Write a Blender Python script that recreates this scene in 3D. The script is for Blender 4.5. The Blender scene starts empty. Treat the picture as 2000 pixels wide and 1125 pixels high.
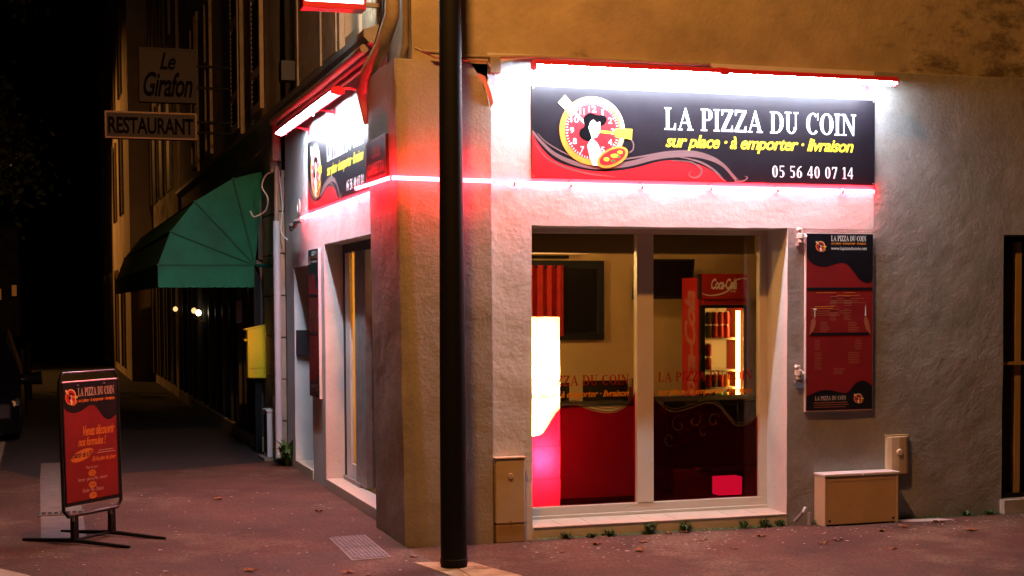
import bpy, bmesh, math, random
from mathutils import Vector, Matrix, noise
random.seed(7)
R = math.radians
S = bpy.context.scene
COL = S.collection

# ------------------------------------------------------------------ camera
cam = bpy.data.cameras.new('camera'); camo = bpy.data.objects.new('camera', cam); COL.objects.link(camo)
YAW, PITCH, ROLL = 0.30908494, -0.0437351, 0.00544658
fw = Vector((math.sin(YAW)*math.cos(PITCH), math.cos(YAW)*math.cos(PITCH), math.sin(PITCH)))
rt = Vector((math.cos(YAW), -math.sin(YAW), 0)); dn = fw.cross(rt)
r2 = rt*math.cos(ROLL) + dn*math.sin(ROLL); d2 = dn*math.cos(ROLL) - rt*math.sin(ROLL)
M4 = Matrix((( r2.x, -d2.x, -fw.x, -2.267), (r2.y, -d2.y, -fw.y, -9.3678), (r2.z, -d2.z, -fw.z, 1.6), (0, 0, 0, 1)))
camo.matrix_world = M4
cam.sensor_width = 36; cam.lens = 51.715; cam.shift_y = 0.07875; cam.clip_end = 500; cam.clip_start = .05
S.camera = camo
# ------------------------------------------------------------------ night sky, moon-weak sun, exposure
W = bpy.data.worlds.new('World'); S.world = W; W.use_nodes = True
wn = W.node_tree.nodes; wl = W.node_tree.links
bg = wn['Background']; sky = wn.new('ShaderNodeTexSky'); sky.sky_type = 'NISHITA'; sky.sun_disc = False
sky.sun_elevation = R(-3); sky.sun_rotation = R(200)
wl.new(sky.outputs[0], bg.inputs[0]); bg.inputs[1].default_value = 0.004
sl = bpy.data.lights.new('sun', 'SUN'); sl.energy = 0.004; sl.angle = R(10); sl.color = (1, .85, .7)
so = bpy.data.objects.new('sun', sl); COL.objects.link(so); so.rotation_euler = (R(50), 0, R(20))
VS = S.view_settings; VS.view_transform = 'Standard'; VS.look = 'None'; VS.exposure = 0; VS.gamma = 1
S.cycles.max_bounces = 8; S.cycles.transparent_max_bounces = 16; S.cycles.sample_clamp_indirect = 6
S.cycles.use_denoising = True

TUBE = 345.0        # fluorescent tubes over the shop signs
ROPE = 82.0        # red light rope
LANTERN = 125.0    # sodium street lantern (W)
# ------------------------------------------------------------------ materials
MATS = {}
def mat(name, col, rough=.7, var=0, vs=6, bump=0, bs=40, metal=0, spec=.5, emit=None, es=0, stain=None, col2=None, grain=0, gs=120):
    m = bpy.data.materials.new(name); m.use_nodes = True; MATS[name] = m
    nt = m.node_tree; n = nt.nodes; l = nt.links; b = n['Principled BSDF']
    b.inputs['Base Color'].default_value = (*col, 1); b.inputs['Roughness'].default_value = rough
    b.inputs['Metallic'].default_value = metal; b.inputs['Specular IOR Level'].default_value = spec
    if emit: b.inputs['Emission Color'].default_value = (*emit, 1); b.inputs['Emission Strength'].default_value = es
    if var or bump or stain or grain: g = n.new('ShaderNodeNewGeometry')
    if var or stain:
        t = n.new('ShaderNodeTexNoise'); t.inputs['Scale'].default_value = vs; t.inputs['Detail'].default_value = 6; t.inputs['Roughness'].default_value = .62
        l.new(g.outputs['Position'], t.inputs['Vector'])
        r = n.new('ShaderNodeValToRGB'); r.color_ramp.elements[0].position = .32; r.color_ramp.elements[1].position = .68
        lo = col2 or tuple(c*(1-var) for c in col); hi = tuple(min(1, c*(1+var*.55)) for c in col)
        r.color_ramp.elements[0].color = (*lo, 1); r.color_ramp.elements[1].color = (*hi, 1)
        l.new(t.outputs['Fac'], r.inputs[0]); src = r.outputs[0]
        if stain:   # (colour, scale, threshold)
            sc, ss, th = stain
            t2 = n.new('ShaderNodeTexNoise'); t2.inputs['Scale'].default_value = ss; t2.inputs['Detail'].default_value = 8; t2.inputs['Roughness'].default_value = .7
            l.new(g.outputs['Position'], t2.inputs['Vector'])
            r3 = n.new('ShaderNodeValToRGB'); r3.color_ramp.elements[0].position = th; r3.color_ramp.elements[1].position = th+.1
            l.new(t2.outputs['Fac'], r3.inputs[0])
            mx = n.new('ShaderNodeMixRGB'); l.new(r3.outputs[0], mx.inputs[0]); l.new(src, mx.inputs[1]); mx.inputs[2].default_value = (*sc, 1); src = mx.outputs[0]
        if grain:
            t5 = n.new('ShaderNodeTexNoise'); t5.inputs['Scale'].default_value = gs; t5.inputs['Detail'].default_value = 3; t5.inputs['Roughness'].default_value = .7
            l.new(g.outputs['Position'], t5.inputs['Vector'])
            r5 = n.new('ShaderNodeMapRange'); r5.inputs[1].default_value = .3; r5.inputs[2].default_value = .7; r5.inputs[3].default_value = 1-grain; r5.inputs[4].default_value = 1+grain; l.new(t5.outputs['Fac'], r5.inputs[0])
            vm = n.new('ShaderNodeVectorMath'); vm.operation = 'SCALE'; l.new(src, vm.inputs[0]); l.new(r5.outputs[0], vm.inputs['Scale']); src = vm.outputs[0]
        l.new(src, b.inputs['Base Color'])
    if bump:
        t3 = n.new('ShaderNodeTexNoise'); t3.inputs['Scale'].default_value = bs; t3.inputs['Detail'].default_value = 5; t3.inputs['Roughness'].default_value = .6
        l.new(g.outputs['Position'], t3.inputs['Vector'])
        t4 = n.new('ShaderNodeTexNoise'); t4.inputs['Scale'].default_value = bs*.18; t4.inputs['Detail'].default_value = 3
        l.new(g.outputs['Position'], t4.inputs['Vector'])
        ad = n.new('ShaderNodeMath'); ad.operation = 'MULTIPLY_ADD'; ad.inputs[1].default_value = 2.2
        l.new(t4.outputs['Fac'], ad.inputs[0]); l.new(t3.outputs['Fac'], ad.inputs[2])
        bp = n.new('ShaderNodeBump'); bp.inputs['Strength'].default_value = 1; bp.inputs['Distance'].default_value = bump
        l.new(ad.outputs[0], bp.inputs['Height']); l.new(bp.outputs[0], b.inputs['Normal'])
    return m
def emis(name, col, s):
    m = bpy.data.materials.new(name); m.use_nodes = True; MATS[name] = m
    n = m.node_tree.nodes; n.clear(); e = n.new('ShaderNodeEmission'); o = n.new('ShaderNodeOutputMaterial')
    e.inputs[0].default_value = (*col, 1); e.inputs[1].default_value = s; m.node_tree.links.new(e.outputs[0], o.inputs[0]); return m
def sheer(name, tint, gloss=(1, 1, 1), groughness=.03, ior=1.45, ink=None, inkf=0, trans=None, tf=0):
    m = bpy.data.materials.new(name); m.use_nodes = True; MATS[name] = m
    nt = m.node_tree; n = nt.nodes; l = nt.links; n.clear(); o = n.new('ShaderNodeOutputMaterial')
    t = n.new('ShaderNodeBsdfTransparent'); t.inputs[0].default_value = (*tint, 1)
    g = n.new('ShaderNodeBsdfGlossy'); g.inputs['Color'].default_value = (*gloss, 1); g.inputs['Roughness'].default_value = groughness
    f = n.new('ShaderNodeFresnel'); f.inputs[0].default_value = ior
    m1 = n.new('ShaderNodeMixShader'); l.new(f.outputs[0], m1.inputs[0]); l.new(t.outputs[0], m1.inputs[1]); l.new(g.outputs[0], m1.inputs[2])
    out = m1.outputs[0]
    if ink:
        d = n.new('ShaderNodeBsdfDiffuse'); d.inputs[0].default_value = (*ink, 1)
        m2 = n.new('ShaderNodeMixShader'); m2.inputs[0].default_value = inkf; l.new(out, m2.inputs[1]); l.new(d.outputs[0], m2.inputs[2]); out = m2.outputs[0]
    if trans:
        d = n.new('ShaderNodeBsdfTranslucent'); d.inputs[0].default_value = (*trans, 1)
        m2 = n.new('ShaderNodeMixShader'); m2.inputs[0].default_value = tf; l.new(out, m2.inputs[1]); l.new(d.outputs[0], m2.inputs[2]); out = m2.outputs[0]
    l.new(out, o.inputs[0]); return m
mat('shop_render', (.64, .61, .60), .85, .12, 2.2, .004, 26)
mat('grey_render', (.27, .255, .235), .88, .24, 2.4, .0042, 48, grain=.12, gs=60, stain=((.17, .145, .11), 1.7, .62))
mat('pillar_render', (.36, .325, .295), .9, .14, 3.2, .0028, 48, grain=.12, gs=60)
mat('reveal_paint', (.62, .58, .54), .7, .08, 3, .002, 40)
mat('ochre_wall', (.40, .325, .23), .9, .28, 1.9, .004, 30)
def ochre_stains():
    m = MATS['ochre_wall']; nt = m.node_tree; n = nt.nodes; l = nt.links; b = n['Principled BSDF']; src = b.inputs['Base Color'].links[0].from_socket
    g = n.new('ShaderNodeNewGeometry'); mp = n.new('ShaderNodeMapping'); mp.inputs['Scale'].default_value = (1.5, 1, 3.2); l.new(g.outputs['Position'], mp.inputs[0])
    t = n.new('ShaderNodeTexNoise'); t.inputs['Scale'].default_value = 2.4; t.inputs['Detail'].default_value = 9; t.inputs['Roughness'].default_value = .72; l.new(mp.outputs[0], t.inputs['Vector'])
    sp = n.new('ShaderNodeSeparateXYZ'); l.new(g.outputs['Position'], sp.inputs[0])
    mr = n.new('ShaderNodeMapRange'); mr.inputs[1].default_value = 3.0; mr.inputs[2].default_value = 4.6; mr.inputs[3].default_value = -.16; mr.inputs[4].default_value = .10; l.new(sp.outputs[0], mr.inputs[0])
    mz = n.new('ShaderNodeMapRange'); mz.inputs[1].default_value = 3.30; mz.inputs[2].default_value = 3.55; mz.inputs[3].default_value = .10; mz.inputs[4].default_value = .0; l.new(sp.outputs[2], mz.inputs[0])
    a = n.new('ShaderNodeMath'); l.new(t.outputs['Fac'], a.inputs[0]); l.new(mr.outputs[0], a.inputs[1])
    a2 = n.new('ShaderNodeMath'); l.new(a.outputs[0], a2.inputs[0]); l.new(mz.outputs[0], a2.inputs[1])
    r = n.new('ShaderNodeValToRGB'); r.color_ramp.elements[0].position = .56; r.color_ramp.elements[1].position = .74; l.new(a2.outputs[0], r.inputs[0])
    x = n.new('ShaderNodeMixRGB'); l.new(r.outputs[0], x.inputs[0]); l.new(src, x.inputs[1]); x.inputs[2].default_value = (.10, .07, .04, 1); l.new(x.outputs[0], b.inputs['Base Color'])
ochre_stains()
mat('street_wall', (.58, .46, .32), .9, .3, 1.2, .006, 18)
mat('dark_wall', (.20, .16, .12), .9, .3, 1, .006, 15)
mat('old_stone', (.42, .34, .25), .9, .25, 4, .006, 30)
mat('peeling', (.5, .47, .36), .9, .3, 5, .006, 20, stain=((.18, .17, .10), 6, .52))
mat('zinc', (.30, .27, .25), .55, .25, 9, .002, 50, metal=.3)
mat('cast_pipe', (.34, .27, .20), .6, .3, 9, .002, 50)
mat('pink_pipe', (.30, .25, .20), .6, .2, 9)
mat('white_pvc', (.62, .62, .62), .45, .06, 8)
mat('red_asphalt', (.080, .040, .025), .85, .55, 1.3, .003, 110, stain=((.130, .090, .058), .8, .53), grain=.75, gs=42)
mat('asphalt', (.020, .021, .020), .9, .3, 5, .003, 120, grain=.4, gs=70)
mat('road', (.05, .048, .045), .85, .3, 3, .004, 100)
mat('kerb_stone', (.36, .32, .27), .8, .2, 8, .003, 60)
mat('concrete', (.17, .155, .135), .85, .25, 8, .003, 80)
mat('worn_cement', (.42, .33, .20), .8, .4, 7, .003, 60, stain=((.16, .08, .03), 3, .52))
mat('steel_plate', (.19, .19, .19), .55, .35, 30, .002, 160, metal=.5)
mat('black_paint', (.005, .005, .007), .62, .2, 14, spec=.25, stain=((.028, .025, .022), 7, .66))
mat('black_matt', (.008, .008, .01), .55)
mat('beige_plastic', (.56, .44, .28), .5, .08, 5, .0006, 90)
mat('beige_dark', (.40, .26, .11), .55, .1, 6)
mat('cabinet_front', (.58, .40, .25), .6, .12, 5, .0006, 90)
mat('white_plastic', (.66, .62, .60), .45, .06, 5)
mat('window_pvc', (.60, .52, .44), .4, .05, 4)
mat('sill_tile', (.60, .52, .42), .45, .1, 5, .001, 50)
mat('weed', (.035, .10, .02), .6, .4, 30)
mat('dry_leaf', (.26, .11, .035), .7, .45, 40)
mat('gum', (.48, .42, .40), .7)
mat('tree_leaf', (.05, .07, .025), .6, .4, 3)
mat('bark', (.08, .06, .045), .9, .4, 12, .01, 30)
mat('awning', (.004, .155, .098), .85, .35, 2.2, .007, 15)
mat('awning_seam', (.004, .10, .07), .8)
mat('yellow_paint', (.97, .72, .01), .5, .03, 4)
mat('sign_pale', (.040, .037, .034), .6, .2, 3)
mat('sign_grey', (.026, .024, .022), .6, .2, 3)
mat('sign_letter', (.006, .006, .007), .95, spec=.05)
mat('sign_edge', (.13, .075, .045), .4, metal=.4)
mat('red_housing', (.55, .015, .03), .4)
mat('vinyl_black', (.008, .007, .011), .40, .3, 9, spec=.38)
mat('hair_black', (.003, .003, .004), .9, spec=.05)
mat('vinyl_red', (.52, .012, .02), .45, .08, 5)
mat('vinyl_white', (.85, .82, .82), .5)
mat('vinyl_yellow', (.85, .62, .03), .5)
mat('vinyl_orange', (.80, .30, .03), .5, .2, 9)
mat('vinyl_cream', (.85, .66, .36), .5)
mat('vinyl_brown', (.17, .10, .10), .5)
mat('vinyl_skin', (.62, .46, .38), .5)
mat('vinyl_green', (.04, .22, .02), .5)
mat('poster_red', (.22, .005, .005), .55, .15, 5)
mat('poster_ink', (.36, .10, .05), .6)
mat('poster_amber', (.62, .20, .02), .55)
mat('plate_brown', (.040, .010, .016), .35)
mat('plate_ink', (.34, .13, .13), .5)
mat('room_wall', (.56, .39, .18), .85, .12, 2, .003, 50)
mat('room_ceiling', (.30, .24, .18), .9, .1, 2)
mat('room_floor', (.04, .03, .022), .5, .2, 5)
mat('valance', (.15, .10, .06), .85, .15, 2)
mat('screen', (.004, .004, .006), .3, spec=.25)
mat('curtain', (.40, .012, .008), .9, .2, 9)
mat('dark_wood', (.010, .007, .006), .85, .3, 9, spec=.1)
mat('dark_frame', (.008, .009, .014), .5, spec=.25)
mat('fridge_red', (.42, .012, .012), .45, .08, 4)
mat('fridge_pale', (.44, .13, .11), .5)
mat('fridge_white', (.70, .68, .62), .5)
mat('can_red', (.60, .03, .03), .35)
mat('can_green', (.14, .62, .10), .35)
mat('can_orange', (.75, .30, .04), .35)
mat('can_dark', (.10, .05, .05), .35)
mat('can_top', (.6, .6, .6), .3, metal=.8)
mat('bottle_amber', (.28, .12, .03), .2)
mat('shutter', (.50, .37, .24), .75, .25, 7, .001, 60)
mat('window_dark', (.012, .011, .010), .25)
mat('brass', (.5, .33, .08), .35, metal=.8)
mat('car_paint', (.006, .006, .008), .22)
mat('headlamp', (.85, .62, .30), .4)
mat('aluminium', (.8, .8, .82), .42, metal=.9)
mat('black_gloss', (.008, .008, .01), .28, spec=.7)
mat('chrome', (.7, .7, .7), .2, metal=1)
mat('tyre', (.01, .01, .01), .8)
mat('shop_front', (.016, .014, .012), .45)
mat('shop_metal', (.14, .12, .10), .4, metal=.5)
emis('tube', (.72, .85, 1.0), TUBE)
def rope_mat():
    m = emis('rope', (1, .012, .020), ROPE); n = m.node_tree.nodes; l = m.node_tree.links
    e = [x for x in n if x.type == 'EMISSION'][0]; o = [x for x in n if x.type == 'OUTPUT_MATERIAL'][0]
    t = n.new('ShaderNodeBsdfTransparent'); a = n.new('ShaderNodeAddShader'); l.new(e.outputs[0], a.inputs[0]); l.new(t.outputs[0], a.inputs[1]); l.new(a.outputs[0], o.inputs[0])
rope_mat()
emis('lightbox', (1, .93, .86), 14)
emis('sodium', (1, .50, .12), 30)
emis('fridge_strip', (1, .60, .14), 32)
emis('bulb', (1, .8, .5), 9)
emis('bulb_dim', (1, .62, .25), 1.3)
emis('cube_glow', (1, .5, .4), 1.7)
emis('far_orange', (1, .3, .05), .12)
sheer('glass', (.90, .88, .84), ior=1.35)
sheer('dark_glass', (.4, .4, .4), ior=1.5)
sheer('red_film', (.42, .004, .05), ior=1.2, ink=(.20, .002, .004), inkf=.008, trans=(.6, .002, .006), tf=.02)
sheer('glass_ink_red', (.45, .10, .07), ior=1.2, ink=(.55, .02, .02), inkf=.45)
sheer('glass_ink_amber', (.6, .35, .1), ior=1.2, ink=(.85, .30, .02), inkf=.75)
sheer('glass_ink_grey', (.6, .5, .4), ior=1.2, ink=(.24, .18, .12), inkf=.28)
def shade_mat() :
    m = bpy.data.materials.new('paper_shade'); m.use_nodes = True; MATS['paper_shade'] = m
    nt = m.node_tree; n = nt.nodes; l = nt.links; n.clear(); o = n.new('ShaderNodeOutputMaterial')
    t = n.new('ShaderNodeBsdfTranslucent'); t.inputs[0].default_value = (.95, .80, .55, 1)
    d = n.new('ShaderNodeBsdfDiffuse'); d.inputs[0].default_value = (.8, .72, .55, 1)
    x = n.new('ShaderNodeMixShader'); x.inputs[0].default_value = .25
    l.new(t.outputs[0], x.inputs[1]); l.new(d.outputs[0], x.inputs[2]); l.new(x.outputs[0], o.inputs[0])
shade_mat()
def frosted():
    m = bpy.data.materials.new('frosted'); m.use_nodes = True; MATS['frosted'] = m
    nt = m.node_tree; n = nt.nodes; l = nt.links; n.clear(); o = n.new('ShaderNodeOutputMaterial')
    t = n.new('ShaderNodeBsdfTranslucent'); t.inputs[0].default_value = (.9, .72, .36, 1); g = n.new('ShaderNodeBsdfGlossy'); g.inputs['Roughness'].default_value = .25
    x = n.new('ShaderNodeMixShader'); x.inputs[0].default_value = .08; l.new(t.outputs[0], x.inputs[1]); l.new(g.outputs[0], x.inputs[2]); l.new(x.outputs[0], o.inputs[0])
frosted()

# ------------------------------------------------------------------ builders
class MB:
    def __init__(s): s.v = []; s.f = []
    def add(s, vs, fs):
        k = len(s.v); s.v += [tuple(p) for p in vs]; s.f += [tuple(i+k for i in f) for f in fs]; return s
    def box(s, x0, x1, y0, y1, z0, z1):
        return s.add([(x0,y0,z0),(x1,y0,z0),(x1,y1,z0),(x0,y1,z0),(x0,y0,z1),(x1,y0,z1),(x1,y1,z1),(x0,y1,z1)],
                     [(0,3,2,1),(4,5,6,7),(0,1,5,4),(1,2,6,5),(2,3,7,6),(3,0,4,7)])
    def hexa(s, b, t):   # bottom quad, top quad (same winding, counter-clockwise from above)
        return s.add(list(b)+list(t), [(0,3,2,1),(4,5,6,7),(0,1,5,4),(1,2,6,5),(2,3,7,6),(3,0,4,7)])
    def poly(s, pts): return s.add(pts, [tuple(range(len(pts)))])
    def prism(s, pts, d):
        n = len(pts); d = Vector(d); q = [Vector(p) for p in pts]
        return s.add(q+[p+d for p in q], [tuple(range(n))[::-1], tuple(range(n, 2*n))]+[(i, (i+1)%n, n+(i+1)%n, n+i) for i in range(n)])
    def tube(s, pts, r, n=10, cap=True):
        pts = [Vector(p) for p in pts]; k = len(pts); rr = r if isinstance(r, (list, tuple)) else [r]*k
        vs = []; up = None
        for i, p in enumerate(pts):
            d = (pts[min(i+1, k-1)]-pts[max(i-1, 0)]).normalized()
            if up is None: up = Vector((0, 0, 1)) if abs(d.z) < .9 else Vector((1, 0, 0))
            a = (up-d*up.dot(d)).normalized(); up = a; b = d.cross(a)
            vs += [p+(a*math.cos(2*math.pi*j/n)+b*math.sin(2*math.pi*j/n))*rr[i] for j in range(n)]
        fs = [(i*n+j, i*n+(j+1)%n, (i+1)*n+(j+1)%n, (i+1)*n+j) for i in range(k-1) for j in range(n)]
        if cap: fs += [tuple(range(n))[::-1], tuple(range((k-1)*n, k*n))]
        return s.add(vs, fs)
    def lathe(s, c, prof, n=14, axis='z'):
        vs = []
        for r, h in prof:
            for j in range(n):
                a = 2*math.pi*j/n; p = (r*math.cos(a), r*math.sin(a), h)
                if axis == 'y': p = (p[0], p[2], p[1])
                vs.append((c[0]+p[0], c[1]+p[1], c[2]+p[2]))
        k = len(prof)
        return s.add(vs, [(i*n+j, i*n+(j+1)%n, (i+1)*n+(j+1)%n, (i+1)*n+j) for i in range(k-1) for j in range(n)]+[tuple(range(n))[::-1], tuple(range((k-1)*n, k*n))])
    def build(s, name, m, parent=None, bevel=0, smooth=False):
        me = bpy.data.meshes.new(name); me.from_pydata(s.v, [], s.f); me.materials.append(MATS[m] if isinstance(m, str) else m)
        if smooth:
            me.polygons.foreach_set('use_smooth', [True]*len(me.polygons))
            try: me.set_sharp_from_angle(angle=R(40))
            except Exception: pass
        o = bpy.data.objects.new(name, me); COL.objects.link(o)
        if parent: adopt(o, parent)
        if bevel:
            b = o.modifiers.new('bevel', 'BEVEL'); b.width = bevel; b.segments = 2; b.limit_method = 'ANGLE'
        return o
WORLD = {}
def adopt(o, parent):
    o.parent = parent; base = WORLD.get(parent.name, Vector((0, 0, 0)))
    o.matrix_parent_inverse = Matrix.Translation(-base)
    WORLD[o.name] = Vector((0, 0, 0))
def tag(o, label, cat, group=None, kind=None):
    if label: o['label'] = label
    if cat: o['category'] = cat
    if group: o['group'] = group
    if kind: o['kind'] = kind
    return o
def thing(name, label, cat, loc=(0, 0, 0), group=None):
    o = bpy.data.objects.new(name, None); COL.objects.link(o); o.location = loc; o.empty_display_size = .1
    WORLD[o.name] = Vector(loc); return tag(o, label, cat, group)
def structure(o): o['kind'] = 'structure'; return o
def part_box(name, m, parent, *a, bevel=0): return MB().box(*a).build(name, m, parent, bevel)
def dup(root, delta, label=None, group=None):
    r = root.copy(); COL.objects.link(r); r.location = Vector(root.location)+Vector(delta)
    if label: r['label'] = label
    if group: r['group'] = group
    for ch in root.children:
        c = ch.copy(); COL.objects.link(c); c.parent = r
        for g in ch.children: d = g.copy(); COL.objects.link(d); d.parent = c
    return r

class Face:
    """flat print on a real surface: u to the right, v up, layers fractions of a millimetre apart"""
    def __init__(s, o, u, v): s.o = Vector(o); s.u = Vector(u).normalized(); s.v = Vector(v).normalized(); s.n = s.u.cross(s.v); s.k = 0
    def at(s, a, b, w): return s.o+s.u*a+s.v*b+s.n*w
    def layer(s): s.k += 1; return .0012+s.k*.0004
    def draw(s, name, m, parent, polys, w=None, step=0):
        w = s.layer() if w is None else w; mb = MB()
        for i, p in enumerate(polys): mb.poly([s.at(a, b, w+i*step) for a, b in p])
        return mb.build(name, m, parent)
    def mesh(s, name, m, parent, vf, w=None):
        w = s.layer() if w is None else w
        return MB().add([s.at(a, b, w) for a, b in vf[0]], vf[1]).build(name, m, parent)
def ellipse(cx, cy, rx, ry, n=28, a0=0, a1=2*math.pi, rot=0):
    o = []
    full = abs(a1-a0-2*math.pi) < 1e-6
    for i in range(n if full else n+1):
        a = a0+(a1-a0)*i/n; x = rx*math.cos(a); y = ry*math.sin(a)
        o.append((cx+x*math.cos(rot)-y*math.sin(rot), cy+x*math.sin(rot)+y*math.cos(rot)))
    return o
def ring(cx, cy, ro, ri, n=36, a0=0, a1=2*math.pi):
    A = ellipse(cx, cy, ro[0], ro[1], n, a0, a1-1e-9); B = ellipse(cx+(ri[2] if len(ri) > 2 else 0), cy, ri[0], ri[1], n, a0, a1-1e-9)
    if abs(a1-a0-2*math.pi) < 1e-6: A.append(A[0]); B.append(B[0])
    return [[A[i], A[i+1], B[i+1], B[i]] for i in range(len(A)-1)]
def smooth_line(pts, k=6):
    o = []
    for i in range(len(pts)-1):
        p0 = pts[max(i-1, 0)]; p1 = pts[i]; p2 = pts[i+1]; p3 = pts[min(i+2, len(pts)-1)]
        for j in range(k):
            t = j/k
            o.append(tuple(.5*(2*b+(c-a)*t+(2*a-5*b+4*c-d)*t*t+(3*b-a-3*c+d)*t**3) for a, b, c, d in zip(p0, p1, p2, p3)))
    return o+[pts[-1]]
def ribbon(pts, w0, w1=None, k=6):
    q = smooth_line(pts, k); n = len(q); L = []; Rr = []
    for i, p in enumerate(q):
        a = q[max(i-1, 0)]; b = q[min(i+1, n-1)]; dx, dy = b[0]-a[0], b[1]-a[1]; l = math.hypot(dx, dy) or 1
        w = w0 if w1 is None else w0+(w1-w0)*math.sin(math.pi*i/(n-1))
        L.append((p[0]-dy/l*w/2, p[1]+dx/l*w/2)); Rr.append((p[0]+dy/l*w/2, p[1]-dx/l*w/2))
    return [[L[i], L[i+1], Rr[i+1], Rr[i]] for i in range(n-1)]
_tc = {}
def text2d(txt, box, shear=0, offset=0, space=1.0):
    """built-in typeface outlines scaled into box=(u0, v0, u1, v1); v0 is the lowest point drawn"""
    key = (txt, shear, offset, space)
    if key not in _tc:
        c = bpy.data.curves.new('t', 'FONT'); c.body = txt; c.shear = shear; c.offset = offset; c.space_character = space; c.resolution_u = 3; c.fill_mode = 'FRONT' if hasattr(c, 'fill_mode') else c.fill_mode
        o = bpy.data.objects.new('t', c); COL.objects.link(o)
        dg = bpy.context.evaluated_depsgraph_get(); me = bpy.data.meshes.new_from_object(o.evaluated_get(dg))
        _tc[key] = ([(v.co.x, v.co.y) for v in me.vertices], [tuple(p.vertices) for p in me.polygons])
        bpy.data.objects.remove(o); bpy.data.curves.remove(c); bpy.data.meshes.remove(me)
    V, F = _tc[key]; xs = [p[0] for p in V]; ys = [p[1] for p in V]
    x0, x1, y0, y1 = min(xs), max(xs), min(ys), max(ys)
    return [(box[0]+(x-x0)/(x1-x0)*(box[2]-box[0]), box[1]+(y-y0)/(y1-y0)*(box[3]-box[1])) for x, y in V], F
def rect(a, b, c, d): return [(a, b), (c, b), (c, d), (a, d)]
PI = math.pi
def arcband(cx, cy, rx, ry, t0, t1, a0, a1, n=14):   # stroke of changing weight along an ellipse
    o = []
    for i in range(n+1):
        a = a0+(a1-a0)*i/n; t = t0+(t1-t0)*abs(math.cos(a)); o.append(((cx+rx*math.cos(a), cy+ry*math.sin(a)), (cx+(rx-t)*math.cos(a), cy+(ry-t*.6)*math.sin(a))))
    return [[o[i][0], o[i+1][0], o[i+1][1], o[i][1]] for i in range(n)]
def serif_glyph(ch):
    T, t, s = .205, .095, .065
    if ch == 'L': return .68, [rect(.09, s, .26, 1-s), rect(0, 1-s, .36, 1), rect(0, 0, .55, s), [(.26, s), (.5, s), (.57, .3), (.63, .3), (.62, 0), (.55, 0), (.55, s*.99), (.26, s*.99)]]
    if ch == 'A': return .84, [[(.07, s), (.14, s), (.42, .86), (.40, 1)], [(.40, 1), (.46, 1), (.78, s), (.60, s), (.37, .80)], rect(.20, .3, .60, .37), rect(0, 0, .25, s), rect(.52, 0, .86, s)]
    if ch == 'P': return .66, [rect(.08, s, .25, 1-s), rect(0, 0, .36, s), rect(0, 1-s, .36, 1)]+arcband(.36, .73, .29, .27, t, T, PI/2, -PI/2)+[rect(.25, .46, .36, .46+t*.75)]
    if ch == 'I': return .36, [rect(.09, s, .26, 1-s), rect(0, 0, .35, s), rect(0, 1-s, .35, 1)]
    if ch == 'Z': return .70, [rect(.03, 1-t, .67, 1), [(.03, .74), (.08, .74), (.16, 1-t), (.03, 1-t)], [(.47, 1-t), (.67, 1-t), (.22, t), (.01, t)], rect(.01, 0, .68, t), [(.66, .28), (.61, .28), (.53, t), (.67, t)]]
    if ch == 'D': return .80, [rect(.08, s, .25, 1-s), rect(0, 0, .34, s), rect(0, 1-s, .34, 1)]+arcband(.34, .5, .44, .5, t, T, PI/2, -PI/2, 18)
    if ch == 'U': return .80, [rect(.09, .3, .26, 1-s), rect(0, 1-s, .36, 1), rect(.60, .3, .67, 1-s), rect(.50, 1-s, .78, 1)]+arcband(.38, .31, .29, .31, t, T*.75, PI, 2*PI)
    if ch == 'C': return .74, arcband(.40, .5, .39, .5, t, T, PI*.28, PI*1.74, 24)+[[(.66, .66), (.70, .66), (.70, 1), (.66, .98)]]
    if ch == 'O': return .82, arcband(.41, .5, .40, .5, t, T, 0, 2*PI, 30)
    if ch == 'N': return .84, [rect(.11, s, .18, .94), rect(0, 0, .30, s), [(0, 1-s), (0, 1), (.22, 1), (.75, .2), (.75, 0), (.68, 0), (.12, .9)], rect(.68, .2, .75, 1-s), rect(.57, 1-s, .86, 1)]
    if ch == '0': return .60, arcband(.29, .5, .26, .5, t, T*.85, 0, 2*PI, 24)
    if ch == '1': return .46, [rect(.17, s, .32, 1), rect(.05, 0, .44, s), [(.02, .80), (.17, .88), (.17, 1), (.14, 1)]]
    if ch == '4': return .60, [rect(.34, 0, .48, 1), rect(.02, .24, .56, .34), [(.02, .34), (.09, .34), (.40, .9), (.36, 1)]]
    if ch == '5': return .58, [rect(.10, .9, .50, 1), rect(.08, .56, .14, 1), rect(.08, .54, .26, .61)]+arcband(.24, .31, .28, .31, t, T*.85, PI/2, -PI*.72, 18)
    if ch == '6': return .60, arcband(.29, .31, .26, .31, t, T*.85, 0, 2*PI, 22)+arcband(.50, .38, .47, .62, t, T*.8, PI*.5, PI*1.02, 12)
    if ch == '7': return .58, [rect(.04, .89, .54, 1), [(.40, .89), (.54, .89), (.30, 0), (.15, 0)], [(.04, .74), (.08, .74), (.12, .89), (.04, .89)]]
    return .32, []
def serif_letters(F, name, m_, par, txt, box, w):
    x = 0; L = []
    for ch in txt:
        wd, pl = serif_glyph(ch); L.append((x, pl)); x += wd+.06
    x -= .06; sx = (box[2]-box[0])/x; sy = box[3]-box[1]
    for x0, pl in L:
        if pl: F.draw(name, m_, par, [[(box[0]+(x0+a)*sx, box[1]+b*sy) for a, b in p] for p in pl], w=w, step=.00004)
def serif2d(txt, box):
    x = 0; P = []
    for ch in txt:
        w, pl = serif_glyph(ch); P += [[(x+a, b) for a, b in p] for p in pl]; x += w+.06
    x -= .06; sx = (box[2]-box[0])/x; sy = box[3]-box[1]
    return [[(box[0]+a*sx, box[1]+b*sy) for a, b in p] for p in P]
SCRIPT = dict(shear=.32, offset=.022, space=.93)

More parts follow.
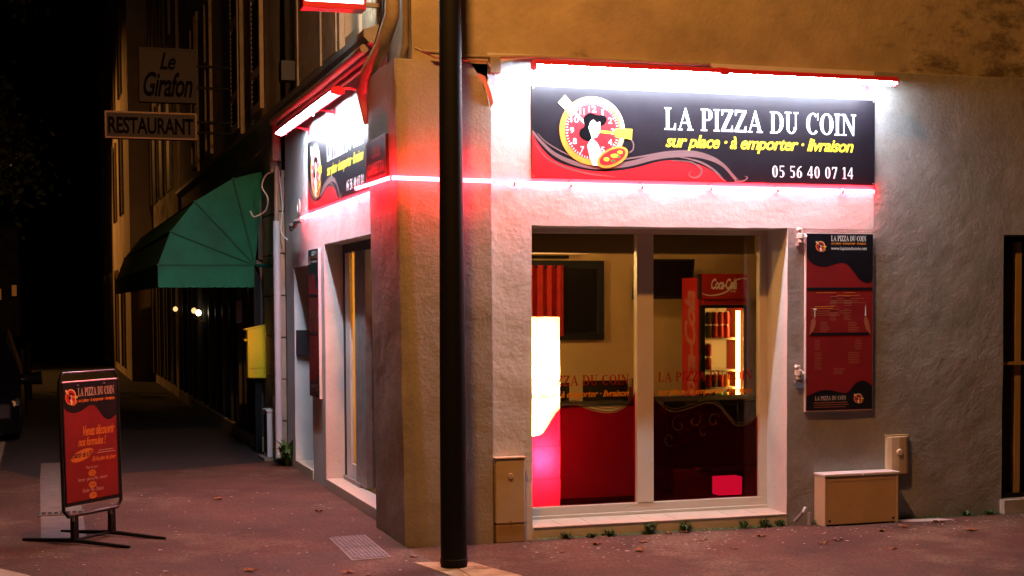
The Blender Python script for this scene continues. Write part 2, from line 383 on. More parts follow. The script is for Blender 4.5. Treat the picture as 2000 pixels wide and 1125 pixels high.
def wall_grid(name, m, parent, fmap, u0, u1, v0, v1, holes, depth, step=.07, amp=.005, seed=0):
    """plastered wall: a slightly uneven sheet with real openings and their reveals"""
    def cuts(a, b, extra):
        c = sorted(set([a, b]+[e for e in extra if a < e < b])); o = []
        for p, q in zip(c, c[1:]):
            n = max(1, round((q-p)/step)); o += [p+(q-p)*i/n for i in range(n)]
        return o+[c[-1]]
    U = cuts(u0, u1, [h[0] for h in holes]+[h[1] for h in holes]); Vv = cuts(v0, v1, [h[2] for h in holes]+[h[3] for h in holes])
    def hole(i, j):
        if not (0 <= i < len(U)-1 and 0 <= j < len(Vv)-1): return False
        a = (U[i]+U[i+1])/2; b = (Vv[j]+Vv[j+1])/2
        return any(h[0] < a < h[1] and h[2] < b < h[3] for h in holes)
    vs = []; nu = len(U); nv = len(Vv)
    for j, b in enumerate(Vv):
        for i, a in enumerate(U):
            d = amp*(noise.noise((a*1.1+seed, b*1.1, 3.1))+.5*noise.noise((a*4+seed, b*4, 7.7)))
            e = .004*noise.noise((a*6+seed, b*6, 1.3)) if 0 < i < nu-1 and 0 < j < nv-1 else 0
            vs.append(fmap(a+e, b+e, d))
    k = len(vs); vs += [fmap(a, b, -depth) for b in Vv for a in U]; fs = []
    for j in range(nv-1):
        for i in range(nu-1):
            q = (j*nu+i, j*nu+i+1, (j+1)*nu+i+1, (j+1)*nu+i)
            if not hole(i, j): fs.append(q); continue
            for (di, dj, a, b) in ((-1, 0, 3, 0), (1, 0, 1, 2), (0, -1, 0, 1), (0, 1, 2, 3)):
                if not hole(i+di, j+dj): fs.append((q[a], q[b], q[b]+k, q[a]+k))
    return MB().add(vs, fs).build(name, m, parent)

# ================================================================== THE SETTING
structure(MB().poly([(-120, -60, -.12), (120, -60, -.12), (120, 160, -.12), (-120, 160, -.12)]).build('road', 'road'))
kerbline = [(12, -2.6), (-.5, -2.6), (-1.0, -2.5), (-1.45, -2.2), (-1.8, -1.7), (-2.05, -1.1), (-2.22, -.6), (-2.37, -.21), (-2.54, .08), (-2.8, .4), (-3.1, .65), (-3.25, 1.0), (-3.25, 4.9), (-2.70, 5.3), (-2.70, 75)]
pv = [(12, .5)]+kerbline+[(.5, 75), (.5, .5)]
structure(MB().prism([(x, y, -.119) for x, y in pv][::-1], (0, 0, .119)).build('pavement', 'red_asphalt'))
def offset_line(pts, d):
    o = []
    for i, p in enumerate(pts):
        a = pts[max(i-1, 0)]; b = pts[min(i+1, len(pts)-1)]; dx, dy = b[0]-a[0], b[1]-a[1]; l = math.hypot(dx, dy); o.append((p[0]-dy/l*d, p[1]+dx/l*d))
    return o
kroot = bpy.data.objects.new('kerb', None); COL.objects.link(kroot); kroot['kind'] = 'structure'; WORLD['kerb'] = Vector((0, 0, 0))
inner = offset_line(kerbline, .004); outer = offset_line(kerbline, .15)
for i in range(len(kerbline)-1):
    a, b, c, d = inner[i], inner[i+1], outer[i+1], outer[i]
    ln = math.dist(a, b); n = max(1, min(12, round(ln/1.0))) if i not in (0, len(kerbline)-2) else 12
    for j in range(n):
        t0, t1 = (j+.012)/n, (j+1-.012)/n
        L = lambda p, q, t: (p[0]+(q[0]-p[0])*t, p[1]+(q[1]-p[1])*t)
        q = [L(a, b, t0), L(a, b, t1), L(d, c, t1), L(d, c, t0)]
        MB().hexa([(x, y, -.13) for x, y in q], [(x, y, .008+.002*(j % 2)) for x, y in q]).build('kerb_stone', 'kerb_stone', kroot)
structure(MB().poly([(-2.68, 5.9, .004), (-2.3, 4.95, .004), (-1.55, 5.13, .004), (-.22, 5.62, .004), (.04, 5.75, .004), (.04, 70, .004), (-2.68, 70, .004)]).build('asphalt_footpath', 'asphalt'))
structure(MB().poly([(-2.30, 1.22, .005), (-2.00, 1.14, .005), (-1.98, 4.6, .005), (-2.02, 6.3, .009), (-2.30, 6.3, .009), (-2.31, 4.7, .005)]).build('concrete_strip', 'concrete'))
dg_ = thing('drain_channel', 'slotted iron drain channel crossing the pale concrete strip behind the red pavement sign', 'drain', (-2.15, 2.43, 0))
part_box('channel_bed', 'black_matt', dg_, -2.32, -1.96, 2.36, 2.50, -.005, .0075)
for i in range(8):
    x = -2.31+i*.045; part_box('grate_bar', 'concrete', dg_, x, x+.016, 2.362, 2.498, .0078, .013)
part_box('grate_edge', 'concrete', dg_, -2.325, -1.955, 2.335, 2.359, .0, .014); part_box('grate_edge', 'concrete', dg_, -2.325, -1.955, 2.501, 2.525, .0, .014)
mc = thing('manhole_plate', 'grey chequered steel cover plate set in the pavement beside the corner pillar', 'cover plate', (-.3, .13, 0))
MB().hexa([(-.445, -.36, -.02), (-.185, -.31, -.02), (-.155, .63, -.02), (-.415, .56, -.02)], [(-.445, -.36, .006), (-.185, -.31, .006), (-.155, .63, .006), (-.415, .56, .006)]).build('frame', 'zinc', mc)
for (y0, y1) in ((-.33, .10), (.115, .57)):
    q = [(-.435+.03*(y0+.35), y0), (-.195+.03*(y0+.35), y0+.04), (-.195+.03*(y1+.35), y1+.04), (-.435+.03*(y1+.35), y1)]
    p = MB().hexa([(x, y, .006) for x, y in q], [(x, y, .010) for x, y in q]).build('plate', 'steel_plate', mc)
    studs = MB()
    for i in range(9):
        for j in range(14):
            t = (j+.5)/14; s = (i+.5)/9; x = q[0][0]+(q[1][0]-q[0][0])*s+.03*(y1-y0)*t; y = y0+(y1-y0)*t+.04*s
            w, h = (.010, .003) if (i+j) % 2 else (.003, .012)
            studs.box(x-w, x+w, y-h, y+h, .010, .0125)
    o = studs.build('tread_studs', 'steel_plate', p); o['kind'] = 'stuff'

# ================================================================== CORNER BUILDING
B = thing('corner_building', 'pale rendered corner building with ochre upper wall and lit pizza shop window', 'building', (0, 0, 0))
fwall = wall_grid('front_wall', 'shop_render', B, lambda a, b, d: (a, .06-d, b), .585, 9, -.05, 3.27, [(.885, 2.812, .083, 2.13), (4.625, 5.75, .11, 2.10)], .31, amp=.006)
fwall.data.materials.append(MATS['grey_render'])
for p in fwall.data.polygons:
    c = p.center
    if not (c.x < 2.83 or (c.x < 3.515 and c.z > 2.12)) and c.z < 3.27: p.material_index = 1
wall_grid('side_wall', 'shop_render', B, lambda a, b, d: (.085-d, a, b), .85, 5.45, -.05, 3.46, [(1.30, 3.36, .075, 2.13), (4.0, 5.0, .07, 1.97)], .18, amp=.005, seed=9)
wall_grid('upper_wall', 'ochre_wall', B, lambda a, b, d: (a, .09-d, b), .075, 9, 3.2, 8.5, [(5.3, 6.4, 4.4, 6.6)], .2, step=.15, amp=.008, seed=4)
wall_grid('upper_wall', 'ochre_wall', B, lambda a, b, d: (.10-d, a, b), .09, 5.45, 3.2, 8.5, [(1.72, 2.42, 3.75, 6.2)], .16, step=.15, amp=.006, seed=5)
part_box('wall_ledge', 'shop_render', B, .6, 9, .064, .12, 3.262, 3.272)
part_box('wall_core', 'dark_wall', B, .45, 9, 5.42, 5.45, 0, 8.4); part_box('wall_core', 'dark_wall', B, 8.97, 9, .1, 5.4, 0, 8.4); part_box('roof', 'dark_wall', B, .05, 9.1, .05, 5.5, 8.5, 8.7)
part_box('peeling_patch', 'peeling', B, .078, .096, .95, 1.70, 3.62, 5.2)
# corner pillar: leaning, uneven, its outer arris knocked off
def pillar():
    mb = MB(); levels = 42; prof = None; rows = []
    for k in range(levels+1):
        z = -.06+3.27*k/levels; t = z/3.2; xl = -.002-.058*t; yb = .95-.10*t; ch = .06*max(0, 1-z/2.3)+.012
        pts = [(.2, yb)]+[(xl, yb-(yb-ch)*i/9) for i in range(10)]+[(xl+ch*1.5*i/4+.0, ch*(1-i/4)) for i in range(1, 5)]
        x0 = xl+ch*1.5; pts += [(x0+(.586-x0)*i/9, 0) for i in range(1, 10)]+[(.588, .2)]
        row = []
        for i, (x, y) in enumerate(pts):
            a = .006 if 0 < i < len(pts)-1 else 0
            if 10 <= i <= 14: a = .014
            d = a*(noise.noise((x*2.3, y*2.3, z*2.0))+.6*noise.noise((x*7, y*7, z*6)))
            zz = z
            if k == levels:
                zz = 3.19+.02*noise.noise((x*9, y*9, 2))-(.32*max(0, (x-.47)/.116)**1.3 if y < .1 else 0)
            elif k >= levels-5: zz = min(z, 3.185-(.32*max(0, (x-.47)/.116)**1.3 if y < .1 else 0)-(levels-k)*.012)
            row.append((x+d*(1 if 0 < i < 11 else 0), y+d, zz))
        rows.append(row)
    n = len(rows[0]); vs = [p for r in rows for p in r]
    fs = [(k*n+i, k*n+i+1, (k+1)*n+i+1, (k+1)*n+i) for k in range(levels) for i in range(n-1)]+[tuple(range(levels*n, levels*n+n))]
    o = mb.add(vs, fs).build('corner_pillar', 'pillar_render', B, smooth=True); return o
pil = pillar()
tag(pil, 'beige plaster corner pillar with a knocked lower arris', None)
MB().add([(.50, -.012, 3.12), (.54, -.03, 3.10), (.575, -.035, 3.0), (.60, -.02, 2.93), (.592, .03, 2.90), (.57, .0, 2.97), (.53, -.004, 3.06), (.50, .0, 3.10)], [(0, 1, 6, 7), (1, 2, 5, 6), (2, 3, 4, 5)]).build('plaster_flap', 'reveal_paint', B)
part_box('junction_box', 'pink_pipe', B, .585, .66, .0, .062, 3.13, 3.24, bevel=.006)
MB().tube([(.12, -.02, 3.245), (.3, -.03, 3.235), (.45, -.025, 3.225), (.6, .02, 3.235), (.9, .045, 3.255), (2.2, .05, 3.262)], .013).build('conduit', 'pink_pipe', B, smooth=True)
MB().tube([(.08, .02, 3.27), (.2, -.03, 3.21), (.4, -.035, 3.20), (.56, -.01, 3.20), (.62, .03, 3.12)], .009).build('cable', 'cast_pipe', B, smooth=True)
# cast iron downpipe and pipes in the corner
MB().tube([(.02, .40, 8.4), (.02, .40, 3.72), (.02, .41, 3.55), (-.02, .55, 3.36), (-.055, .80, 3.24), (-.06, .99, 3.12), (-.0, 1.02, 2.9)], .052, 14).build('downpipe', 'cast_pipe', B, smooth=True)
MB().tube([(.02, .40, 3.66), (.02, .40, 3.72)], .062, 14).build('pipe_collar', 'cast_pipe', B, smooth=True)
MB().tube([(.045, .13, 8.3), (.045, .13, 3.30), (.04, .2, 3.24)], .022, 10).build('cable_duct', 'cast_pipe', B, smooth=True)
MB().tube([(.0, .52, 8), (.0, .54, 3.75), (.02, .62, 3.6), (.03, .95, 3.45)], .018, 8).build('cable_duct', 'black_matt', B, smooth=True)
# cornice band with pipes along the side street
MB().prism([(.086, .95, 3.44), (-.02, .95, 3.46), (-.06, .95, 3.50), (-.06, .95, 3.55), (.085, .95, 3.60)], (0, 4.5, 0)).build('cornice', 'zinc', B)
for k, (x, z, r, m_) in enumerate(((-.045, 3.425, .032, 'pink_pipe'), (.02, 3.40, .022, 'zinc'), (.035, 3.35, .016, 'pink_pipe'))):
    MB().tube([(x, 1.0+.1*k, z), (x, 3, z-.01), (x, 5.4, z)], r, 10).build('wall_pipe', m_, B, smooth=True)
# upper side-street window with casing and shutters
uw = part_box('window', 'window_dark', B, .24, .25, 1.72, 2.42, 3.75, 6.2)
for a in ((1.66, 1.72), (2.42, 2.52)): part_box('casing', 'old_stone', uw, .055, .10, a[0], a[1], 3.62, 6.3, bevel=.004)
part_box('frame', 'reveal_paint', uw, .2, .235, 1.78, 1.84, 3.75, 6.2); part_box('frame', 'reveal_paint', uw, .2, .235, 2.36, 2.42, 3.75, 6.2)
sh = part_box('shutter', 'shutter', B, .05, .088, 3.30, 4.36, 3.66, 6.2, bevel=.004)
for a in ((3.2, 3.29), (4.37, 4.47)): part_box('shutter_stile', 'old_stone', sh, .04, .095, a[0], a[1], 3.62, 6.25, bevel=.004)
part_box('shutter', 'shutter', B, .05, .088, 2.56, 3.16, 3.66, 6.2, bevel=.004)
part_box('wall_bracket', 'black_matt', B, -.08, .09, 4.55, 4.72, 3.72, 3.90)
# ---- shop window
WN = bpy.data.objects.new('shop_window', None); COL.objects.link(WN); adopt(WN, B)
Y0, Y1 = .365, .425
part_box('frame', 'window_pvc', WN, .885, 2.815, Y0, Y1, 2.095, 2.14, bevel=.004)
part_box('frame', 'window_pvc', WN, .885, 2.815, Y0, Y1, .083, .172, bevel=.004)
part_box('frame', 'window_pvc', WN, .885, .945, Y0, Y1, .173, 2.094, bevel=.004)
part_box('frame', 'window_pvc', WN, 2.752, 2.815, Y0, Y1, .173, 2.094, bevel=.004)
part_box('mullion', 'window_pvc', WN, 1.778, 1.906, Y0-.006, Y1, .173, 2.094, bevel=.005)
part_box('bottom_rail', 'window_pvc', WN, .885, 2.81, .335, .363, .085, .115, bevel=.003)
for x in (1.12, 1.70, 1.93, 2.68): part_box('drain_slot', 'black_matt', WN, x, x+.02, Y0-.004, Y0-.0005, .108, .114)
panes = []
for a, b in ((.945, 1.778), (1.906, 2.752)): panes.append(part_box('pane', 'glass', WN, a, b, .398, .404, .173, 2.094))
st = bpy.data.objects.new('window_sill', None); COL.objects.link(st); adopt(st, WN)
part_box('sill_bed', 'shop_render', st, .886, 2.811, .052, .335, -.02, .079)
n_ = 9
for i in range(n_):
    a = .888+i*(1.922/n_); z = .0845+.0006*(i % 3)
    MB().hexa([(a+.0015, .045, .0795), (a+1.922/n_-.0015, .045, .0795), (a+1.922/n_-.0015, .333, .0795), (a+.0015, .333, .0795)],
              [(a+.0015, .045, z), (a+1.922/n_-.0015, .045, z), (a+1.922/n_-.0015, .333, z+.008), (a+.0015, .333, z+.008)]).build('sill_tile', 'sill_tile', st)
# film and lettering on the panes (print, on the room face of nothing: stuck to the street face of the glass)
def film(pane, a, b, curve):
    F = Face((0, .398, 0), (1, 0, 0), (0, 0, 1)); q = smooth_line(curve, 8)
    F.draw('red_film', 'red_film', pane, [[(a, .173)]+[(b, .173)]+[p for p in q[::-1]]], w=.001)
    F.draw('film_edge', 'glass_ink_grey', pane, ribbon([(p[0], p[1]+.008) for p in curve], .004, .013, 8), w=.0014)
    F.draw('film_edge', 'glass_ink_grey', pane, ribbon([(p[0], p[1]+.030) for p in curve], .002, .006, 8), w=.0018)
    return F
F1 = film(panes[0], .945, 1.778, [(.945, .66), (1.0, .672), (1.08, .70), (1.15, .80), (1.22, .873), (1.32, .885), (1.44, .845), (1.559, .822), (1.65, .835), (1.73, .885), (1.778, .96)])
F2 = film(panes[1], 1.906, 2.752, [(1.906, .96), (1.95, .89), (2.02, .83), (2.10, .81), (2.22, .835), (2.34, .868), (2.43, .845), (2.51, .76), (2.57, .70), (2.64, .695), (2.70, .72), (2.752, .77)])
for F, p, u0, u1, v0, v1, d in ((F1, panes[0], .955, 1.728, 1.022, 1.095, 'glass_ink_red'), (F2, panes[1], 1.956, 2.705, 1.035, 1.105, 'glass_ink_red')):
    serif_letters(F, 'letter', d, p, 'LA PIZZA DU COIN', (u0, v0, u1, v1), .0022)
    F.mesh('script_lettering', 'glass_ink_amber', p, text2d('sur place \u00b7 \u00e0 emporter \u00b7 livraison', (u0, .925 if p is panes[0] else .928, u1, .985), **SCRIPT), w=.0022)
def curl(cx, cy, r, turns, a0, flip=1, n=26):
    return [(cx+flip*r*(1-i/n)*math.cos(a0+turns*2*PI*i/n), cy+r*(1-i/n)*math.sin(a0+turns*2*PI*i/n)) for i in range(n)]
for F, p, cs in ((F1, panes[0], [(1.50, .90, .035, 1.2, 3.4, 1), (1.25, .80, .04, 1.0, 2.2, -1)]), (F2, panes[1], [(2.12, .72, .07, 1.2, 1.2, 1), (2.24, .75, .06, 1.1, 2, -1), (2.40, .74, .06, 1.2, .5, 1), (2.05, .62, .06, 1.1, 4, -1), (2.32, .66, .05, 1.0, 1, 1), (2.20, .905, .05, 1.2, 2, 1)])):
    for c in cs: F.draw('scroll_print', 'glass_ink_grey', p, ribbon(curl(*c), .002, .006, 1), w=.0026)
# ---- side door and niche
DR = bpy.data.objects.new('shop_door', None); COL.objects.link(DR); adopt(DR, B)
part_box('outer_frame', 'dark_frame', DR, .25, .30, 3.305, 3.36, .076, 2.128); part_box('outer_frame', 'dark_frame', DR, .25, .30, 1.30, 3.304, 2.05, 2.128)
part_box('frosted_strip', 'frosted', DR, .262, .268, 3.25, 3.304, .10, 2.05)
part_box('jamb_strip', 'white_pvc', DR, .245, .30, 3.07, 3.249, .10, 2.05, bevel=.004)
part_box('frosted_pane', 'frosted', DR, .272, .278, 2.80, 3.069, .24, 2.05)
part_box('sash', 'white_pvc', DR, .255, .30, 2.80, 3.069, .12, .239, bevel=.004)
part_box('sash', 'zinc', DR, .235, .30, 2.38, 2.799, .10, 2.05, bevel=.004)
part_box('glass', 'glass', DR, .285, .291, 1.31, 2.379, .12, 2.04)
part_box('weather_bar', 'zinc', DR, .22, .30, 2.60, 3.28, .082, .118)
part_box('threshold', 'sill_tile', DR, .078, .26, 1.31, 3.35, .0, .084, bevel=.006)
ND = part_box('service_door', 'zinc', B, .262, .29, 4.0, 5.0, .07, 1.97)
part_box('niche_step', 'sill_tile', ND, .08, .26, 4.01, 4.99, .0, .082)
for k in (.5, 1.3): part_box('door_panel', 'shop_metal', ND, .25, .261, 4.15, 4.85, k-.3, k+.35)
part_box('wall_box', 'black_matt', B, .10, .235, 4.93, 4.995, 1.11, 1.36, bevel=.006)
MB().lathe((.085, 4.62, 2.535), [(.075, -.01), (.075, .012), (.05, .014), (.05, .002)], 20, 'z').build('vent_ring', 'reveal_paint', B)
# turn the vent ring to face the street
o = bpy.data.objects['vent_ring']; o.data.transform(Matrix.Translation((.085, 4.62, 2.535)) @ Matrix.Rotation(R(-90), 4, 'Y') @ Matrix.Translation((-.085, -4.62, -2.535)))
# insulators with stubs of cable by the window
for (x, z) in ((2.895, 2.075), (2.88, 1.10)):
    MB().lathe((x, .02, z), [(.004, -.05), (.018, -.045), (.018, -.02), (.028, -.015), (.028, .015), (.016, .02), (.016, .05), (.004, .055)], 12).build('shutter_catch', 'reveal_paint', B, smooth=True)
    MB().tube([(x-.03, .0, z+.05), (x, .03, z+.03), (x+.035, .0, z-.01)], .012, 8).build('shutter_catch', 'reveal_paint', B, smooth=True)
    part_box('catch_arm', 'zinc', B, x-.02, x+.03, .015, .055, z-.07, z-.05)
MB().tube([(2.86, .03, .03), (2.90, -.02, .10), (2.93, .0, .13)], .014, 7).build('shutter_catch', 'zinc', B, smooth=True)
MB().tube([(2.945, -.03, .01), (2.945, -.03, .10)], [.02, .014], 7).build('shutter_catch', 'zinc', B, smooth=True)
for (x, y, z, l) in ((.0, 4.25, 2.31, .35),):
    MB().tube([(.03, 4.75, 2.33), (.0, 4.6, 2.36), (.01, 4.45, 2.34), (.0, 4.3, 2.38), (.04, 4.18, 2.38)], .022, 8).build('wall_bracket', 'zinc', B, smooth=True)
# ---- barred doorway at the far end of the front wall
GD = bpy.data.objects.new('barred_doorway', None); COL.objects.link(GD); adopt(GD, B)
part_box('door_leaf', 'black_matt', GD, 4.63, 5.75, .34, .36, .11, 2.1)
part_box('sill', 'kerb_stone', GD, 4.61, 5.76, -.0, .34, .0, .105)
part_box('frame_bar', 'black_paint', GD, 4.63, 5.74, .10, .14, .112, .14); part_box('frame_bar', 'black_paint', GD, 4.63, 5.74, .10, .14, 2.05, 2.09); part_box('frame_bar', 'beige_dark', GD, 4.63, 5.74, .10, .13, 1.12, 1.145)
for x in (4.80, 5.03, 5.26, 5.49): part_box('bar', 'beige_dark', GD, x, x+.05, .145, .19, .112, 2.09)
# ---- the room behind the glass
RM = bpy.data.objects.new('shop_room', None); COL.objects.link(RM); adopt(RM, B)
part_box('room_floor', 'room_floor', RM, .32, 5.5, .43, 3.62, .02, .05)
part_box('room_back_wall', 'room_wall', RM, .32, 5.5, 3.62, 3.72, .05, 2.6)
part_box('room_side_wall', 'room_wall', RM, 5.4, 5.5, .43, 3.62, .05, 2.6)
part_box('room_side_wall', 'room_wall', RM, .31, .34, .43, 1.29, .05, 2.6)
part_box('room_ceiling', 'room_ceiling', RM, .32, 5.5, .43, 3.62, 2.6, 2.7)
part_box('room_front_wall', 'room_wall', RM, 2.83, 5.5, .372, .43, .0, 2.6); part_box('room_front_wall', 'room_wall', RM, .32, 2.83, .372, .43, 2.16, 2.6); part_box('room_front_wall', 'room_wall', RM, .32, .87, .372, .43, 0, 2.6)
part_box('shutter_casing', 'valance', RM, .86, 2.84, .62, .85, 1.968, 2.59)
part_box('side_back_wall', 'room_wall', RM, .32, 5.5, 3.73, 3.78, 0, 2.6)
MB().hexa([(4.05, 2.6, .05), (4.9, 2.6, .05), (4.9, 2.75, .05), (4.05, 2.75, .05)], [(4.05, 2.6, 1.62), (4.9, 2.6, 2.4), (4.9, 2.75, 2.4), (4.05, 2.75, 1.62)]).build('stair_partition', 'dark_wood', RM)

# ================================================================== RESTAURANT AND THE REST OF THE SIDE STREET
RB = thing('restaurant_building', 'old ochre building with dark glazed restaurant front under the green awning', 'building', (.05, 11, 0))
wall_grid('wall', 'street_wall', RB, lambda a, b, d: (.05-d, a, b), 5.45, 16.5, 2.9, 8.5, [(7.35, 8.15, 3.75, 5.9), (12.2, 13.2, 3.75, 5.9)], .15, step=.3, amp=.01, seed=2)
part_box('wall_core', 'dark_wall', RB, .35, 5, 5.46, 16.5, 3.0, 8.45); part_box('roof', 'dark_wall', RB, 0, 5, 5.46, 16.5, 8.5, 8.7)
for i in range(7):          # stone pilaster of single blocks
    z = .0+i*.425; MB().box(.03+.004*(i % 2), .4, 5.56, 6.72, z+.006, z+.419).build('stone_block', 'old_stone', RB, .008)
part_box('wall_gap', 'dark_wall', RB, .09, .4, 5.455, 5.555, 0, 2.9)
MB().prism([(.05, 5.46, 3.46), (-.05, 5.46, 3.50), (-.05, 5.46, 3.55), (.05, 5.46, 3.60)], (0, 11, 0)).build('cornice', 'zinc', RB)
part_box('shopfront_base', 'old_stone', RB, -.05, .03, 6.74, 16.4, .0, .16, bevel=.01)
part_box('shopfront_fascia', 'shop_front', RB, -.01, .06, 6.74, 16.4, 2.1, 2.95)
ys = [6.80+i*.80 for i in range(13)]
for i, y in enumerate(ys):
    part_box('shopfront_post', 'shop_front' if i % 2 else 'shop_metal', RB, -.03, .05, y, y+(.10 if i % 3 else .16), .165, 2.095, bevel=.006)
for i, (a, b) in enumerate(zip(ys, ys[1:])): part_box('shopfront_pane', 'dark_glass', RB, .02, .026, a+.165, b-.005, .17, 2.09)
part_box('dining_room_floor', 'black_matt', RB, .06, 4, 6.8, 16.4, .01, .05); part_box('dining_room_wall', 'dark_wall', RB, 2.0, 2.1, 6.8, 16.4, .05, 2.9); part_box('dining_room_ceiling', 'dark_wall', RB, .06, 4, 6.8, 16.4, 2.9, 2.97)
part_box('party_wall', 'dark_wall', RB, .45, 4.9, 6.70, 6.78, 0, 2.9)
for (y0, y1) in ((7.35, 8.15), (12.2, 13.2)):
    w = part_box('window', 'window_dark', RB, .18, .19, y0, y1, 3.75, 5.9)
    for a, b in ((y0-.12, y0-.005), (y1+.005, y1+.12)): part_box('casing', 'old_stone', w, .0, .052, a, b, 3.62, 6.0)
for ya in (6.45, 8.30, 11.3, 13.35):
    s_ = part_box('shutter', 'shutter', RB, .012, .03, ya, ya+.72, 3.70, 5.95)
    for a, b in ((0, .09), (.63, .72)): part_box('stile', 'shutter', s_, -.012, .0115, ya+a, ya+b, 3.70, 5.95)
    for z in (3.70, 4.08, 4.95, 5.86): part_box('rail', 'shutter', s_, -.012, .0115, ya+.092, ya+.628, z, z+.085)
    if ya < 9:
        for (z0, z1) in ((3.79, 4.07), (4.17, 4.94), (5.04, 5.85)):
            for k in range(int((z1-z0)/.052)):
                z = z0+.006+k*.052
                MB().add([(.008, ya+.092, z), (.008, ya+.628, z), (-.010, ya+.628, z+.036), (-.010, ya+.092, z+.036), (.004, ya+.092, z+.0), (.004, ya+.628, z), (-.014, ya+.628, z+.034), (-.014, ya+.092, z+.034)], [(0, 1, 2, 3), (7, 6, 5, 4), (0, 4, 5, 1), (2, 6, 7, 3)]).build('slat', 'dark_frame', s_)
MB().tube([(.0, 5.50, .05), (.0, 5.50, 2.45)], .036, 12).build('downpipe', 'white_pvc', RB, smooth=True)
MB().tube([(.0, 5.50, 2.45), (.01, 5.50, 3.0)], .024, 10).build('downpipe', 'pink_pipe', RB, smooth=True)
MB().tube([(.0, 5.62, 2.95), (.0, 5.62, 3.32)], .04, 10).build('downpipe', 'pink_pipe', RB, smooth=True)
MB().tube([(.0, 5.45, 3.05), (.0, 5.45, 3.42)], .045, 10).build('downpipe', 'pink_pipe', RB, smooth=True)
MB().tube(smooth_line([(.0, 5.58, 2.95), (-.06, 5.75, 2.93), (-.09, 5.85, 2.82), (-.04, 5.80, 2.70), (-.05, 5.9, 2.58), (-.15, 6.0, 2.52), (-.19, 6.0, 2.58)], 5), .008, 6).build('cable', 'reveal_paint', RB, smooth=True)
MB().tube(smooth_line([(.03, 5.52, 2.95), (.05, 5.42, 2.6), (.03, 5.40, 2.35), (.06, 5.2, 2.25)], 5), .007, 6).build('cable', 'white_pvc', RB, smooth=True)
MB().tube(smooth_line([(.0, 5.6, 3.30), (-.03, 6.6, 3.22), (-.05, 8.0, 3.20)], 5), .008, 6).build('cable', 'cast_pipe', RB, smooth=True)
for i, (y, z, m_) in enumerate(((12.35, 1.50, 'bulb'), (13.0, 1.53, 'bulb_dim'), (16.2, 1.55, 'bulb_dim'))):
    t = thing('wall_lamp', ['bright round wall lamp on the dark restaurant front', 'dim wall lamp just beyond the bright one on the restaurant front', 'dim wall lamp at the far end of the restaurant front'][i], 'lamp', (-.09, y, z))
    MB().lathe((-.10, y, z), [(.004, -.045), (.03, -.03), (.042, 0), (.03, .03), (.004, .045)], 12).build('bulb', m_, t, smooth=True)
    MB().tube([(-.10, y, z-.04), (-.10, y, z-.10), (-.07, y, z-.12), (-.012, y, z-.12)], .010, 8).build('bracket', 'brass', t, smooth=True)
part_box('notice_card', 'white_plastic', RB, -.10, -.03, 8.02, 8.03, 1.40, 1.66)
# awning
AW = thing('awning', 'green quarter-round canvas awning over the dark restaurant front', 'awning', (0, 11, 2))
prof = [(.045, 3.05), (-.285, 2.965), (-.69, 2.715), (-.95, 2.39), (-1.085, 2.035)]
YA, YE = 6.65, 15.8
NB = 8
for i, (p, q) in enumerate(zip(prof, prof[1:])):
    MB().add([(p[0], YA, p[1]), (q[0], YA, q[1]), (q[0], YE, q[1]), (p[0], YE, p[1])], [(0, 1, 2, 3)]).build('canvas_roof', 'awning', AW)
    MB().add([(-.06, YA, 2.035), (p[0], YA, p[1]), (q[0], YA, q[1])], [(0, 1, 2)]).build('end_panel', 'awning', AW)
    if i: MB().tube([(-.06, YA-.008, 2.035), (p[0], YA-.008, p[1])], .010, 6).build('rib', 'awning_seam', AW)
MB().tube([(-.06, YA-.008, 2.035), (-1.085, YA-.008, 2.035)], .009, 6).build('rib', 'awning_seam', AW)
for p in prof[1:]: MB().tube([(p[0], YA, p[1]), (p[0], YE, p[1])], .012, 6).build('rail', 'awning_seam', AW)
def scallop(x0, y0, x1, y1, n):
    mb = MB()
    for i in range(n):
        a, b = i/n, (i+1)/n; P = lambda t, z: (x0+(x1-x0)*t, y0+(y1-y0)*t, z)
        mb.add([P(a, 2.03), P(b, 2.03), P(b, 1.80), P((a+b)/2, 1.795), P(a, 1.80)], [(0, 1, 2, 3, 4)])
    return mb
scallop(-.07, YA-.004, -1.085, YA-.004, 12).build('valance', 'awning', AW); scallop(-1.088, YA, -1.088, YE, 60).build('valance', 'awning', AW)
part_box('awning_post', 'black_paint', AW, -.075, -.005, YA+.02, YA+.10, .0, 2.03)
MB().tube([(-.06, YA, 2.04), (.02, 6.3, 2.02), (.03, 5.7, 2.0)], .018, 8).build('support_arm', 'awning', AW)
# hanging signs
def hang(name, label, x0, x1, z0, z1, texts, bright):
    t = thing(name, label, 'sign', ((x0+x1)/2, 9, z0))
    part_box('panel', 'sign_pale' if bright == 'sign_edge' else 'sign_grey', t, x0+.02, x1-.02, 8.95, 9.07, z0+.02, z1-.02)
    for a in ((x0, x1, z0, z0+.019), (x0, x1, z1-.019, z1)): part_box('frame', bright, t, a[0], a[1], 8.94, 9.08, a[2], a[3])
    for a in ((x0, x0+.019), (x1-.019, x1)): part_box('frame', bright, t, a[0], a[1], 8.94, 9.08, z0+.0195, z1-.0195)
    F = Face((x0, 8.95, z0), (1, 0, 0), (0, 0, 1)); W_, H_ = x1-x0, z1-z0
    for tx, bx, kw in texts: F.mesh('lettering', 'sign_letter', t, text2d(tx, (bx[0]*W_, bx[1]*H_, bx[2]*W_, bx[3]*H_), **kw), w=.002)
    for z in (z0+.3*H_, z1-.3*H_): MB().tube([(x1, 9.0, z), (.06, 9.0, z)], .016, 8).build('bracket', 'black_matt', t)
